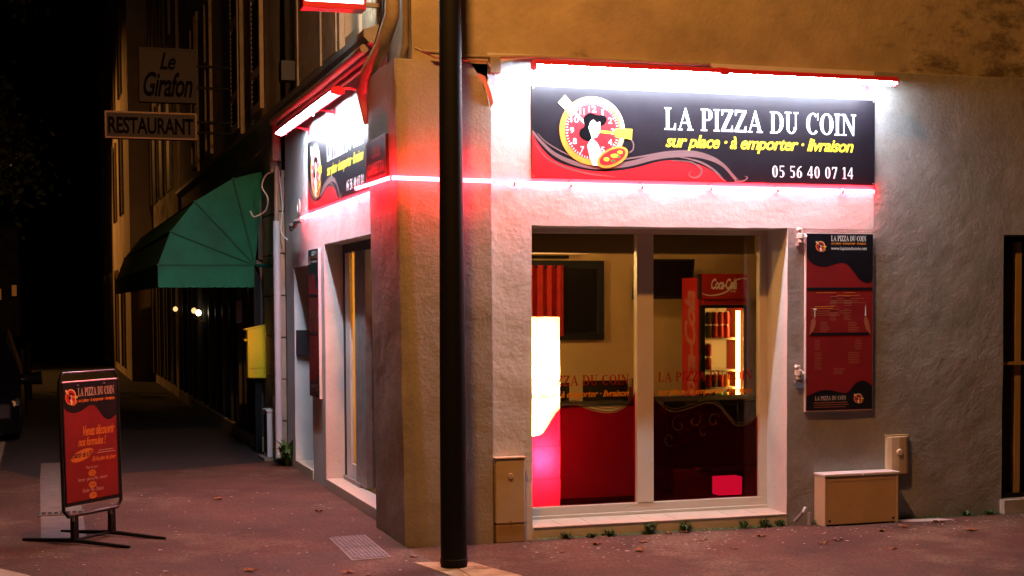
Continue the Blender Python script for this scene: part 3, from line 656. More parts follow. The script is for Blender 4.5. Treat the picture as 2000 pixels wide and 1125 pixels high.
hang('hanging_sign', 'square grey hanging sign reading Le Girafon above the restaurant sign', -1.10, -.42, 4.06, 4.71, [('Le', (.36, .60, .64, .92), SCRIPT), ('Girafon', (.07, .10, .93, .56), SCRIPT)], 'sign_grey')
hang('hanging_sign', 'long grey hanging sign reading RESTAURANT with bright metal edge', -1.506, -.426, 3.614, 3.937, [('RESTAURANT', (.035, .18, .965, .80), dict(offset=.025, space=.95))], 'sign_edge')
# letterbox and cabinet
LB = thing('letterbox', 'yellow letterbox mounted on the wall beside the awning', 'letterbox', (0, 6.7, .8))
MB().prism([(-.165, 6.56, .82), (.046, 6.56, .815), (.046, 6.56, 1.385), (-.165, 6.56, 1.345)], (0, .13, 0)).build('body', 'yellow_paint', LB, .012)
MB().prism([(-.195, 6.55, 1.335), (.05, 6.55, 1.385), (.05, 6.55, 1.40), (-.195, 6.55, 1.35)], (0, .15, 0)).build('lid', 'yellow_paint', LB, .004)
part_box('slot_lip', 'yellow_paint', LB, -.195, -.167, 6.58, 6.68, 1.22, 1.24)
part_box('door_seam', 'brass', LB, -.15, .03, 6.5565, 6.5597, .925, .929)
UC = thing('meter_cabinet', 'white metal utility cabinet standing below the white downpipe', 'cabinet', (.02, 5.95, 0))
part_box('body', 'white_plastic', UC, -.065, .11, 5.86, 6.12, .03, .50, bevel=.006); part_box('lid', 'white_plastic', UC, -.075, .115, 5.85, 6.13, .5005, .525, bevel=.004); part_box('base', 'concrete', UC, -.12, .12, 5.72, 6.2, .0, .032, bevel=.008)
part_box('door_seam', 'dark_frame', UC, -.068, -.0655, 5.90, 6.09, .07, .47)
MB().tube([(.05, 6.0, .52), (.05, 6.0, .66)], .03, 10).build('pipe_stub', 'white_plastic', UC)
def far_block(name, label, x0, x1, y0, y1, h, wins, m_):
    t = thing(name, label, 'building', ((x0+x1)/2, y0, 0)); part_box('wall', m_, t, x0, x1, y0, y1, 0, h); part_box('roof', 'dark_wall', t, x0-.15, x1+.1, y0-.05, y1+.05, h, h+.3)
    side = x0 if x0 > -1 else x1; s = -1 if x0 > -1 else 1
    for y in wins:
        for z in (.2, 3.7, 6.4):
            if z > h-1.5: continue
            zz = z+(2.2 if z < 1 else 1.8); a, b = sorted((side+s*.004, side+s*.02))
            w = part_box('window', 'window_dark', t, a, b, y, y+1.0, z, zz)
            for q in (-.12, 1.005): a, b = sorted((side+s*.004, side+s*.05)); part_box('casing', 'old_stone', w, a, b, y+q, y+q+.115, z, zz+.1)
    return t
far_block('terraced_house', 'dim ochre house just beyond the restaurant building', .0, 6, 16.55, 22.9, 8.2, (17.6, 19.4, 21.2), 'street_wall')
far_block('terraced_house', 'ochre house lit orange by the far street lamp', -.45, 6, 22.95, 38, 9, (25.2, 28.2, 31.5, 35), 'street_wall')
far_block('terraced_house', 'farthest dim house at the end of the side street', -.1, 6, 38.05, 72, 8.5, (40, 44, 48, 52, 58, 64), 'street_wall')
far_block('terraced_house', 'dark house across the side street behind the tree', -16, -11, 20, 45, 8, (22, 26, 30, 34, 40), 'dark_wall')
far_block('terraced_house', 'low dark house closing the far end of the street', -11, -3.4, 76, 82, 6, (), 'street_wall')
# far street lamp, out of frame across the road, lighting the orange house
def street_lamp(name, label, base, top, head, aim, power, spot, rad0, rad1):
    t = thing(name, label, 'street lamp', base)
    bx, by, bz = base
    MB().tube([(bx, by, bz), (bx, by, bz+.9), (bx, by, bz+2), (bx, by, top)], [rad0, rad0*.985, rad0*.9, rad1], 24).build('post', 'black_paint', t, smooth=True)
    MB().lathe((bx, by, bz), [(rad0+.003, .02), (rad0+.003, .05), (rad0-.002, .055)], 24).build('foot_ring', 'black_paint', t, smooth=True)
    h = Vector(head)
    MB().tube(smooth_line([(bx, by, top-.05), (bx, by, top+.2), ((bx+h.x)/2, (by+h.y)/2, top+.42), (h.x, h.y, h.z+.12)], 5), .03, 10).build('arm', 'black_paint', t, smooth=True)
    MB().lathe(head, [(.02, .16), (.10, .14), (.20, .04), (.21, .0), (.19, .0), (.09, .11), (.02, .12)], 20).build('hood', 'black_paint', t, smooth=True)
    MB().lathe(head, [(.02, -.02), (.08, .0), (.09, .03), (.05, .08)], 16).build('lamp_glass', 'sodium', t, smooth=True)
    l = bpy.data.lights.new(name+'_light', 'SPOT'); l.energy = power; l.color = (1, .41, .09); l.shadow_soft_size = .09; l.spot_size = R(spot); l.spot_blend = .5
    lo = bpy.data.objects.new('lamp_light', l); COL.objects.link(lo); lo.location = (h.x, h.y, h.z-.08)
    lo.rotation_euler = (Vector(aim)-Vector(head)).to_track_quat('-Z', 'Y').to_euler(); adopt(lo, t)
    return t
street_lamp('street_lamp', 'lamp post across the side street beside the orange lit house', (-6.4, 30, -.12), 6.2, (-5.6, 30.2, 6.3), (-.3, 26.5, 3.0), 950, 84, .08, .05)
street_lamp('street_lamp', 'thick black lamp post standing on the corner in front of the pillar', (.1, -.77, .004), 6.5, (-.58, -2.8, 6.7), (.3, -.9, 0), LANTERN*10, 165, .081, .05)
pb = bpy.data.objects.new('pole_footing', None); COL.objects.link(pb); pb['kind'] = 'structure'; WORLD[pb.name] = Vector((0, 0, 0))
for q in ([(-.10, -.55), (.095, -.60), (.10, -.88), (-.03, -.87)], [(.105, -.60), (.25, -.66), (.31, -.90), (.11, -.885)], [(-.028, -.88), (.10, -.89), (.11, -1.25), (.03, -1.22)], [(.108, -.893), (.312, -.91), (.40, -1.2), (.118, -1.25)]):
    MB().hexa([(x, y, -.01) for x, y in q], [(x, y, .005) for x, y in q]).build('footing_slab', 'worn_cement', pb)

# ================================================================== SHOP SIGNS
def logo(F, par, cu, cv, s, w, fine=True):
    """round clock emblem with two pizza-peel hands, a waitress and a pizza"""
    T = lambda pts: [(cu+a*s, cv+b*s) for a, b in pts]
    g = lambda nm, m_, polys, k: F.draw(nm, m_, par, [T(p) for p in polys], w=w+k*.0004)
    g('clock_rim', 'vinyl_orange', [ellipse(0, 0, .238, .232, 40)], 0)
    g('clock_rim_light', 'vinyl_cream', ring(.01, .008, (.226, .222), (.200, .196), 40, -PI*.35, PI*.75), 1)
    g('clock_face', 'vinyl_red', [ellipse(0, 0, .198, .194, 40)], 2)
    if fine:
        tk = []
        for i in range(60):
            a = 2*PI*i/60; r0, r1, hw = (.178, .192, .003) if i % 5 else (.172, .192, .0045); c, sn = math.cos(a), math.sin(a)
            tk.append([(c*r0-sn*hw, sn*r0+c*hw), (c*r0+sn*hw, sn*r0-c*hw), (c*r1+sn*hw, sn*r1-c*hw), (c*r1-sn*hw, sn*r1+c*hw)])
        g('minute_marks', 'vinyl_white', tk, 3)
        for h in range(1, 13):
            a = PI/2-h*PI/6; x, y = .148*math.cos(a), .146*math.sin(a); tx = str(h); wd = {'1': .006, '11': .016}.get(tx, .014*len(tx))
            F.mesh('numeral', 'vinyl_white', par, text2d(tx, (cu+(x-wd)*s, cv+(y-.020)*s, cu+(x+wd)*s, cv+(y+.020)*s), offset=.01), w=w+3*.0004)
    def peel(a, r0, r1, hw):
        c, sn = math.cos(a), math.sin(a); q = lambda r, o: (c*r-sn*o, sn*r+c*o)
        return [[q(.02, .009), q(.02, -.009), q(r0, -.009), q(r0, .009)], [q(r0, hw*.8), q(r0, -hw*.8), q(r1, -hw), q(r1, hw)]]
    g('peel_hand', 'vinyl_cream', peel(R(137), .17, .305, .037), 4)
    g('peel_hand', 'vinyl_yellow', peel(R(-3), .165, .29, .036), 4)
    g('hair', 'hair_black', [smooth_line([(-.015, -.075), (-.06, -.065), (-.095, -.035), (-.09, .005), (-.06, .03), (-.065, .085), (-.02, .12), (.035, .108), (.08, .108), (.105, .082), (.09, .05), (.06, .03), (.01, -.01), (-.015, -.075)], 4)[:-1]], 5)
    g('face', 'vinyl_skin', [smooth_line([(-.03, .02), (-.015, .06), (.008, .075), (.03, .058), (.055, .062), (.058, .035), (.055, -.005), (.032, -.042), (.008, -.05), (-.005, -.065), (-.012, -.03), (-.03, .02)], 4)[:-1]], 6)
    g('brow', 'hair_black', [[(.012, .026), (.04, .020), (.04, .014), (.012, .019)], [(.03, -.022), (.05, -.020), (.046, -.027)]], 7)
    g('blouse', 'vinyl_white', [[(-.015, -.06), (.005, -.055), (.035, -.08), (.065, -.14), (.06, -.18), (.035, -.235), (.0, -.235), (-.02, -.18), (-.04, -.10)]], 7)
    g('pizza_crust', 'vinyl_orange', [ellipse(.145, -.175, .122, .062, 28, rot=R(24))], 8)
    g('pizza_top', 'vinyl_red', [ellipse(.145, -.172, .102, .046, 24, rot=R(24))], 9)
    g('pizza_topping', 'vinyl_yellow', [ellipse(.10, -.19, .022, .014), ellipse(.16, -.165, .03, .014), ellipse(.20, -.14, .02, .012)], 10)
    g('pizza_herb', 'vinyl_green', [ellipse(.15, -.20, .016, .008), ellipse(.19, -.17, .014, .007)], 11)
    if fine: g('bell_loop', 'vinyl_brown', ribbon([(.235, -.04), (.275, -.045), (.30, -.08), (.295, -.12), (.27, -.14)], .010, None, 5), 3)
SW, SH = 2.622, .615
def shop_sign(name, label, o, u):
    t = thing(name, label, 'sign', o); F = Face(o, u, (0, 0, 1))
    mb = MB(); c = [F.at(0, 0, 0), F.at(SW, 0, 0), F.at(SW, 0, -.022), F.at(0, 0, -.022)]; d = [F.at(0, SH, 0), F.at(SW, SH, 0), F.at(SW, SH, -.022), F.at(0, SH, -.022)]
    mb.hexa(c, d).build('panel', 'vinyl_black', t)
    wave = smooth_line([(0, .31), (.055, .22), (.16, .125), (.31, .075), (.46, .055), (.62, .062), (.77, .09), (.92, .13), (1.07, .145), (1.23, .118), (1.32, .08), (1.39, .04), (1.44, .003)], 6)
    F.draw('red_wave', 'vinyl_red', t, [[(0.003, .003)]+[(1.44, .003)]+[(max(a, .003), b) for a, b in wave[::-1]]], w=.0014)
    F.draw('wave_line', 'vinyl_brown', t, ribbon([(.003, .315), (.06, .25), (.16, .165), (.31, .105), (.48, .085), (.70, .11), (.92, .165), (1.15, .185), (1.30, .165), (1.41, .12), (1.49, .04), (1.515, .008)], .012, .036, 6), w=.0020)
    F.draw('wave_line', 'vinyl_brown', t, ribbon([(.04, .30), (.12, .23), (.31, .145), (.52, .125), (.75, .155), (1.0, .20), (1.2, .205), (1.36, .16), (1.46, .08), (1.54, .008)], .004, .012, 6), w=.0026)
    F.draw('wave_line', 'vinyl_brown', t, ribbon([(.02, .24), (.10, .14), (.24, .075), (.42, .035), (.60, .02)], .003, .010, 6), w=.0026)
    F.draw('wave_line', 'vinyl_brown', t, ribbon([(1.06, .17), (1.22, .14), (1.33, .09), (1.40, .03), (1.42, .006)], .006, .016, 6), w=.0032)
    F.draw('scroll', 'vinyl_brown', t, ribbon([(1.02, .14), (1.16, .135), (1.24, .09), (1.235, .045), (1.19, .025), (1.15, .045), (1.165, .07)], .005, .014, 6), w=.0038)
    F.draw('scroll', 'vinyl_brown', t, ribbon([(1.50, .006), (1.57, .012), (1.60, .035), (1.58, .045)], .005, .010, 6), w=.0038)
    logo(F, t, .434, .327, 1.0, .0044)
    serif_letters(F, 'letter', 'vinyl_white', t, 'LA PIZZA DU COIN', (.967, .352, 2.463, .505), .0014)
    F.mesh('script_lettering', 'vinyl_yellow', t, text2d('sur place \u00b7 \u00e0 emporter \u00b7 livraison', (.975, .205, 2.448, .322), **SCRIPT), w=.0014)
    serif_letters(F, 'numeral', 'vinyl_white', t, '05 56 40 07 14', (1.793, .042, 2.448, .125), .0014)
    for a in (.66, 1.18, 1.75): F.draw('seam', 'vinyl_black', t, [rect(a, .19 if a < 1.3 else .004, a+.004, SH-.004)], w=.0009)
    for a in (.012, SW-.012):
        for b in (.012, SH-.012): F.draw('screw', 'zinc', t, [ellipse(a, b, .006, .006, 10)], w=.0018)
    return t
shop_sign('shop_sign', 'long black and red pizza shop sign above the large window', (.886, .045, 2.447), (1, 0, 0))
shop_sign('shop_sign', 'foreshortened black and red pizza shop sign above the side door', (.071, 4.06, 2.467), (0, -1, 0))
def tube_light(name, label, a, b, wall, out):
    """red trough with a fluorescent tube beneath, held off the wall by arms"""
    t = thing(name, label, 'light', a); a = Vector(a); b = Vector(b); d = (b-a).normalized(); w = Vector(wall); up = Vector((0, 0, 1))
    P = lambda p, o, z: p+w*o+up*z
    sec = [(-.055, .0), (-.045, .03), (.0, .042), (.045, .03), (.055, .0), (.045, .008), (.0, .026), (-.045, .008)]
    mb = MB(); mb.prism([P(a, o, z) for o, z in sec], b-a).build('housing', 'red_housing', t)
    for p, q in ((a-d*.012, a), (b, b+d*.012)): MB().prism([P(p, o, z) for o, z in [(-.055, -.012), (-.045, .03), (0, .042), (.045, .03), (.055, -.012), (.0, -.03)]], q-p).build('end_cap', 'red_housing', t)
    m_ = (a+b)/2
    MB().prism([P(m_-d*.03, o, z) for o, z in [(-.06, -.014), (-.05, .034), (0, .047), (.05, .034), (.06, -.014), (.055, -.002), (0, .03), (-.055, -.002)]], d*.06).build('joint', 'red_housing', t)
    h = (b-a)/2
    for k in range(2):
        s_ = a+h*k+d*.02; e_ = a+h*(k+1)-d*.02
        MB().tube([s_-up*.004, e_-up*.004], .017, 12).build('tube', 'tube', t, smooth=True)
    for f in (.04, .5, .96):
        p = a+(b-a)*f; MB().tube([p+up*.03, p+w*out*.5+up*.045, p+w*out+up*.02], .011, 8).build('arm', 'red_housing', t)
        MB().prism([p+w*(out-.006)+d*.03+up*.06, p+w*(out-.006)-d*.03+up*.06, p+w*(out-.006)-d*.03-up*.03, p+w*(out-.006)+d*.03-up*.03], w*.006).build('wall_plate', 'red_housing', t)
    return t
tube_light('sign_light', 'white fluorescent tube in red trough over the front sign', (.843, -.155, 3.163), (3.535, -.155, 3.160), (0, 1, 0), .20)
tube_light('sign_light', 'white fluorescent tube in red trough over the side sign', (-.16, 4.10, 3.172), (-.16, 1.42, 3.172), (1, 0, 0), .235)
# red rope light
def rope(label, pts):
    t = thing('rope_light', label, 'rope light', pts[0])
    MB().tube(pts, .0135, 10).build('glowing_tube', 'rope', t, smooth=True)
    for i in range(len(pts)-1):
        a, b = Vector(pts[i]), Vector(pts[i+1]); n = max(1, int((b-a).length/.5))
        for k in range(n): p = a+(b-a)*((k+.5)/n); d = (b-a).normalized()*.008; MB().tube([p-d, p+d], .0165, 8).build('clip', 'white_pvc', t)
rope('red glowing rope light wrapped round the pillar and along below the front sign', [(-.095, 1.09, 2.437), (-.098, .04, 2.425), (-.070, -.048, 2.42), (.575, -.048, 2.412), (.615, .030, 2.411), (.9, .038, 2.408), (3.50, .040, 2.401)])
rope('short red glowing rope light below the side sign', [(.064, 4.38, 2.416), (.064, 1.0, 2.428)])
# street name plate
SP = thing('street_name_plate', 'dark street name plate reading COURS GAMBETTA on the pillar', 'sign', (-.06, .55, 2.45))
F = Face((-.072, .86, 2.452), (0, -1, 0), (0, 0, 1))
MB().hexa([F.at(0, 0, 0), F.at(.62, 0, 0), F.at(.62, 0, -.02), F.at(0, 0, -.02)], [F.at(0, .285, 0), F.at(.62, .285, 0), F.at(.62, .285, -.02), F.at(0, .285, -.02)]).build('plate', 'plate_brown', SP)
F.draw('border', 'plate_ink', SP, [rect(.012, .012, .608, .018), rect(.012, .267, .608, .273), rect(.012, .0185, .018, .2665), rect(.602, .0185, .608, .2665)], w=.001)
F.mesh('lettering', 'plate_ink', SP, text2d('COURS', (.19, .155, .46, .235), offset=.02), w=.001); F.mesh('lettering', 'plate_ink', SP, text2d('GAMBETTA', (.06, .045, .57, .125), offset=.02), w=.001)
# menu boards
def menu_board(name, label, o, u, wd, ht):
    t = thing(name, label, 'menu board', o); F = Face(o, u, (0, 0, 1))
    MB().hexa([F.at(0, 0, 0), F.at(wd, 0, 0), F.at(wd, 0, -.025), F.at(0, 0, -.025)], [F.at(0, ht, 0), F.at(wd, ht, 0), F.at(wd, ht, -.025), F.at(0, ht, -.025)]).build('panel', 'white_plastic', t)
    b = .005; Z = lambda pts: [(a*wd, c*ht) for a, c in pts]
    F.draw('red_ground', 'poster_red', t, [rect(b, b, wd-b*.4, ht-b)], w=.0010)
    F.draw('black_header', 'vinyl_black', t, [Z([(.012, .995), (.012, .868)]+smooth_line([(.05, .845), (.13, .822), (.27, .81), (.40, .822), (.52, .833), (.62, .822), (.72, .775), (.80, .738), (.88, .722), (.95, .722), (.994, .742)], 5)+[(.994, .995)])], w=.0016)
    F.draw('black_footer', 'vinyl_black', t, [Z([(.012, .008), (.994, .008), (.994, .135)]+smooth_line([(.94, .155), (.86, .168), (.75, .155), (.66, .115), (.60, .10), (.50, .105), (.36, .118), (.22, .118), (.10, .10), (.012, .085)], 5))], w=.0016)
    F.draw('black_rule', 'vinyl_black', t, [Z(rect(.012, .678, .99, .695)), Z(rect(.07, .425, .94, .441))], w=.0022)
    logo(F, t, .21*wd, .925*ht, .16, .003, False); logo(F, t, .78*wd, .068*ht, .15, .003, False)
    F.draw('lettering', 'vinyl_white', t, serif2d('LA PIZZA DU COIN', (.37*wd, .955*ht, .89*wd, .985*ht)), w=.0022)
    F.mesh('script_lettering', 'poster_amber', t, text2d('sur place \u00b7 \u00e0 emporter \u00b7 livraison', (.37*wd, .932*ht, .89*wd, .950*ht), **SCRIPT), w=.0022)
    F.mesh('web_address', 'vinyl_white', t, text2d('www.lapizzaducoin.net', (.37*wd, .900*ht, .90*wd, .924*ht)), w=.0022)
    F.draw('lettering', 'vinyl_skin', t, serif2d('LA PIZZA DU COIN', (.14*wd, .062*ht, .60*wd, .085*ht)), w=.0022)
    rnd = random.Random(3); ln = []; hd = []
    def block(a, c0, c1, d, n, out): out += [Z(rect(a+rnd.uniform(0, .02), c1-i*d-.003, a+(c0-a)*rnd.uniform(.7, 1), c1-i*d)) for i in range(n)]
    block(.45, .85, .652, .0, 1, hd); block(.37, .93, .635, .012, 3, ln); block(.06, .5, .58, 0, 1, hd); block(.06, .66, .565, .012, 3, ln)
    for a, c in ((.34, .48), (.55, .68)):
        block(a, c, .655-.01, .010, 6, ln); block(a, c, .575, .010, 7, ln)
    block(.15, .47, .668, 0, 1, hd); block(.55, .8, .668, 0, 1, hd); block(.12, .45, .59, 0, 1, hd); block(.2, .36, .50, .010, 6, ln); block(.62, .8, .50, .010, 6, ln)
    ln = [p for p in ln if p[0][1] < .674*ht or p[0][1] > .698*ht]
    for a, c, z, n in ((.12, .22, .40, 6), (.72, .85, .40, 6), (.12, .25, .33, 6), (.12, .25, .28, 5), (.62, .84, .33, 7), (.4, .6, .24, 4)): block(a, c, z, .010, n, ln)
    F.draw('menu_lines', 'poster_ink', t, ln, w=.0022); F.draw('menu_headings', 'poster_amber', t, hd, w=.0026)
    F.draw('footer_lines', 'poster_ink', t, [Z(rect(.12, .046, .62, .050)), Z(rect(.12, .034, .64, .037)), Z(rect(.12, .022, .6, .025))], w=.0022)
    for q in ([(.05, .43), (.12, .455), (.15, .50), (.13, .535), (.08, .51)], [(.97, .43), (.90, .455), (.86, .50), (.88, .54), (.93, .51)]): F.draw('hand_print', 'poster_ink', t, [Z(q)], w=.0030)
    F.draw('knife_print', 'vinyl_white', t, [Z([(.875, .535), (.895, .535), (.89, .60), (.88, .585)])], w=.0034); F.draw('fork_print', 'vinyl_white', t, [Z(rect(.125, .53, .137, .565)), Z(rect(.11, .568, .155, .578))], w=.0034)
menu_board('menu_board', 'tall red and black menu board on the wall right of the window', (2.943, .030, .817), (1, 0, 0), .548, 1.282)
menu_board('menu_board', 'narrow foreshortened red menu board beside the side door', (.055, 3.985, .775), (0, -1, 0), .50, 1.33)
# illuminated box sign over the side door
IB = thing('illuminated_box_sign', 'glowing white box sign with red frame jutting out above the side door', 'sign', (-.27, 1.0, 3.7))
part_box('light_panel', 'lightbox', IB, -.468, -.052, .99, 1.11, 3.735, 4.25)
part_box('frame', 'red_housing', IB, -.485, -.035, .975, 1.125, 3.69, 3.733, bevel=.004); part_box('frame', 'red_housing', IB, -.485, -.035, .975, 1.125, 4.252, 4.29, bevel=.004)
for x in (-.485, -.051): part_box('frame', 'red_housing', IB, x, x+.016, .975, 1.125, 3.7335, 4.2515)
for z in (3.725, 4.2): part_box('bracket', 'zinc', IB, -.034, .10, 1.03, 1.07, z, z+.03)
# ================================================================== WALL BOXES
MT = thing('meter_box', 'tall narrow beige meter box at the foot of the pillar', 'meter box', (.71, .03, 0))
part_box('cover', 'beige_plastic', MT, .604, .812, -.012, .058, .125, .565, bevel=.012); part_box('lip', 'beige_plastic', MT, .598, .818, -.020, .058, .566, .578, bevel=.004)
part_box('base', 'beige_dark', MT, .606, .81, -.008, .058, .0, .122, bevel=.006)
MB().lathe((.705, -.012, .45), [(.018, -.010), (.020, -.004), (.020, .004)], 16, 'y').build('lock_cap', 'beige_plastic', MT, smooth=True)
MB().lathe((.705, -.014, .145), [(.008, -.008), (.008, .004)], 10, 'y').build('screw', 'brass', MT)
MT2 = thing('meter_box', 'rounded beige meter box on the wall behind the low cabinet', 'meter box', (3.70, .03, 0))
MB().prism([(3.610, .055, .34), (3.610, .022, .34), (3.64, .006, .34), (3.70, .0, .34), (3.76, .006, .34), (3.79, .022, .34), (3.79, .055, .34)], (0, 0, .275)).build('cover', 'beige_plastic', MT2, .004)
part_box('lip', 'beige_dark', MT2, 3.604, 3.796, .026, .056, .6155, .628, bevel=.003)
MB().lathe((3.70, .0, .50), [(.018, -.014), (.024, -.006), (.024, .006)], 16, 'y').build('lock_cap', 'beige_plastic', MT2, smooth=True)
EC = thing('low_cabinet', 'low beige two-lid utility cabinet standing against the front wall', 'cabinet', (3.33, 0, 0))
part_box('side_panel', 'beige_plastic', EC, 3.030, 3.044, -.10, .052, .0, .355, bevel=.002); part_box('side_panel', 'beige_plastic', EC, 3.616, 3.63, -.10, .052, .0, .355, bevel=.002)
part_box('front_panel', 'cabinet_front', EC, 3.0445, 3.6155, -.096, -.082, .012, .352, bevel=.002)
part_box('rail', 'cabinet_front', EC, 3.05, 3.61, -.099, -.0965, .322, .345); part_box('base', 'dark_wood', EC, 3.05, 3.61, -.085, .05, .0, .012)
for a, b in ((3.024, 3.328), (3.333, 3.636)): part_box('lid', 'white_plastic', EC, a, b, -.108, .055, .356, .376, bevel=.004)
for x in (3.07, 3.59): part_box('screw', 'black_matt', EC, x-.008, x+.008, -.099, -.0962, .03, .046)
# ================================================================== PAVEMENT SIGN
PS = thing('pavement_sign', 'red and black pavement sign board on black forked feet', 'sign', (-1.94, 1.09, 0))
ua = Vector((.654, .757, 0)).normalized(); oo = Vector((-1.955, 1.06, 0)); hw_ = .300; TL = .025
F = Face(oo-ua*(.268+.288*.025)+Vector((0, 0, .288)), ua, Vector((0, 0, 1))-ua*.025)
PW, PH = .536, .80
def PA(a, z, w=0): return oo+ua*(a-TL*max(0, z-.2))+Vector((0, 0, z))+F.n*w
loop = [PA(-hw_+.0, .24), PA(-hw_, 1.10), PA(-hw_+.03, 1.155), PA(hw_-.03, 1.155), PA(hw_, 1.10), PA(hw_, .24), PA(hw_-.04, .195), PA(-hw_+.04, .195), PA(-hw_, .24)]
MB().tube(loop, .0125, 10).build('frame', 'black_gloss', PS, smooth=True)
MB().hexa([PA(-.284, .262, .010), PA(.284, .262, .010), PA(.284, .262, -.012), PA(-.284, .262, -.012)], [PA(-.284, 1.095, .010), PA(.284, 1.095, .010), PA(.284, 1.095, -.012), PA(-.284, 1.095, -.012)]).build('panel', 'black_paint', PS)
MB().tube([PA(-.284, 1.097, .008), PA(.284, 1.097, .008)], .006, 8).build('top_clip', 'aluminium', PS)
for a in (-.13, .14): MB().tube([PA(a-.012, 1.07, .012), PA(a+.012, 1.07, .012)], .005, 6).build('clip_screw', 'chrome', PS)
F.o += F.n*.010; Z = lambda pts: [(a*PW, b*PH) for a, b in pts]
F.draw('red_poster', 'poster_red', PS, [rect(0, 0, PW, PH)], w=.0006)
F.draw('black_header', 'vinyl_black', PS, [Z([(0, 1), (0, .80)]+smooth_line([(.05, .77), (.15, .75), (.27, .752), (.38, .775), (.48, .80), (.58, .795), (.66, .75), (.74, .695), (.83, .665), (.92, .67), (1, .70)], 5)+[(1, 1)])], w=.0012)
logo(F, PS, .13*PW, .885*PH, .23, .002, False)
F.draw('lettering', 'vinyl_skin', PS, serif2d('LA PIZZA DU COIN', (.27*PW, .885*PH, .97*PW, .955*PH)), w=.0018)
F.mesh('script_lettering', 'poster_amber', PS, text2d('sur place \u00b7 \u00e0 emporter \u00b7 livraison', (.27*PW, .825*PH, .98*PW, .865*PH), **SCRIPT), w=.0018)
for tx, bx, m_ in (('Venez d\u00e9couvrir', (.34, .545, .96, .63), 'poster_amber'), ('nos formules !', (.24, .46, .78, .535), 'poster_amber'), ('Et le plat du jour', (.50, .31, .97, .36), 'poster_amber')):
    F.mesh('script_lettering', m_, PS, text2d(tx, tuple(c*(PW, PH, PW, PH)[i] for i, c in enumerate(bx)), **SCRIPT), w=.0018)
F.draw('price_oval', 'poster_amber', PS, [ellipse(.31*PW, .385*PH, .118, .036, 30, rot=R(12))], w=.0018)
F.mesh('script_lettering', 'plate_brown', PS, text2d('\u00e0 partir de 6.90', (.10*PW, .35*PH, .51*PW, .42*PH), **SCRIPT), w=.0024)
for tx, bx in (('Plat du jour', (.38, .255, .60, .285)), ('Entr\u00e9e - plat ou Plat - dessert', (.22, .155, .78, .19)), ('Entr\u00e9e - Plat - Dessert', (.30, .065, .70, .098))):
    F.mesh('price_line', 'vinyl_skin', PS, text2d(tx, tuple(c*(PW, PH, PW, PH)[i] for i, c in enumerate(bx))), w=.0018)
for tx, v in (('7.20', .222), ('9.80', .122), ('12.90', .030)):
    F.draw('price_oval', 'poster_amber', PS, [ellipse(.49*PW, v*PH, .04, .022, 24)], w=.0018)
    F.mesh('price', 'plate_brown', PS, text2d(tx, (.49*PW-.022, v*PH-.010, .49*PW+.022, v*PH+.010)), w=.0024)
for F2_, y in ((1, .385), ): F.draw('small_print', 'vinyl_skin', PS, [rect(.63*PW, .405*PH, .92*PW, .409*PH), rect(.60*PW, .385*PH, .95*PW, .390*PH)], w=.0018)
for s in (-1, 1):
    a = s*.195; c = PA(a, 0)
    MB().hexa([PA(a-.028, .022, .016), PA(a+.028, .022, .016), PA(a+.028, .022, -.016), PA(a-.028, .022, -.016)], [PA(a-.026, .20, .014), PA(a+.026, .20, .014), PA(a+.026, .20, -.014), PA(a-.026, .20, -.014)]).build('post', 'black_paint', PS, .003)
    MB().tube([PA(a-.035, .19, .018), PA(a-.035, .16, .024)], .008, 6).build('wing_screw', 'chrome', PS)
    e0, e1 = (c+F.n*.45+Vector((.0, 0, .008)), c-F.n*.44+Vector((0, 0, .008)))
    MB().tube([e0, c+Vector((0, 0, .026)), e1], [.011, .016, .011], 8).build('foot', 'black_paint', PS)
MB().tube([PA(-.195, .03), PA(.195, .03)], .010, 8).build('tie_bar', 'black_paint', PS)

ORD = ['first', 'second', 'third', 'fourth', 'fifth', 'sixth', 'seventh', 'eighth', 'ninth', 'tenth', 'eleventh', 'twelfth', 'thirteenth']
# ================================================================== INSIDE THE SHOP
FL = thing('paper_floor_lamp', 'tall square paper floor lamp glowing white inside the window', 'floor lamp', (1.16, .9, .05))
ang = R(14); ca, sa = math.cos(ang), math.sin(ang)
def LP(a, b, z): return (1.165+a*ca-b*sa, .93+a*sa+b*ca, z)
hl = .155; zs = [.08, .32, .56, .80, 1.04, 1.28, 1.505]
for (a0, b0, a1, b1) in ((-hl, -hl, hl, -hl), (hl, -hl, hl, hl), (hl, hl, -hl, hl), (-hl, hl, -hl, -hl)):
    for z0, z1 in zip(zs, zs[1:]): MB().poly([LP(a0, b0, z0), LP(a1, b1, z0), LP(a1, b1, z1), LP(a0, b0, z1)]).build('paper_panel', 'paper_shade', FL)
for z in zs[1:-1]: MB().tube([LP(-hl-.002, -hl-.002, z), LP(hl+.002, -hl-.002, z), LP(hl+.002, hl+.002, z), LP(-hl-.002, hl+.002, z), LP(-hl-.002, -hl-.002, z)], .0025, 6).build('wire', 'dark_frame', FL)
MB().box(1.0, 1.33, .77, 1.09, .05, .075).build('base', 'dark_wood', FL)
MB().tube([(1.165, .93, .07), (1.165, .93, 1.25)], .008, 8).build('stem', 'dark_frame', FL)
for z, e in ((.47, 120), (1.12, 190)):
    l = bpy.data.lights.new('bulb_light', 'POINT'); l.energy = e; l.color = (1, .66, .28); l.shadow_soft_size = .03
    lo = bpy.data.objects.new('bulb_light', l); COL.objects.link(lo); lo.location = (1.165, .90, z); adopt(lo, FL)
LL = thing('added_glow_cube', 'small glowing cube added for the bright spot low under the counter', 'lamp', (2.97, 1.35, .05))  # added glowing cube, stands in for an unidentified bright spot under the counter
part_box('shade', 'cube_glow', LL, 2.87, 3.08, 1.3, 1.42, .06, .205, bevel=.006); part_box('base', 'dark_wood', LL, 2.87, 3.07, 1.31, 1.41, .05, .0595)
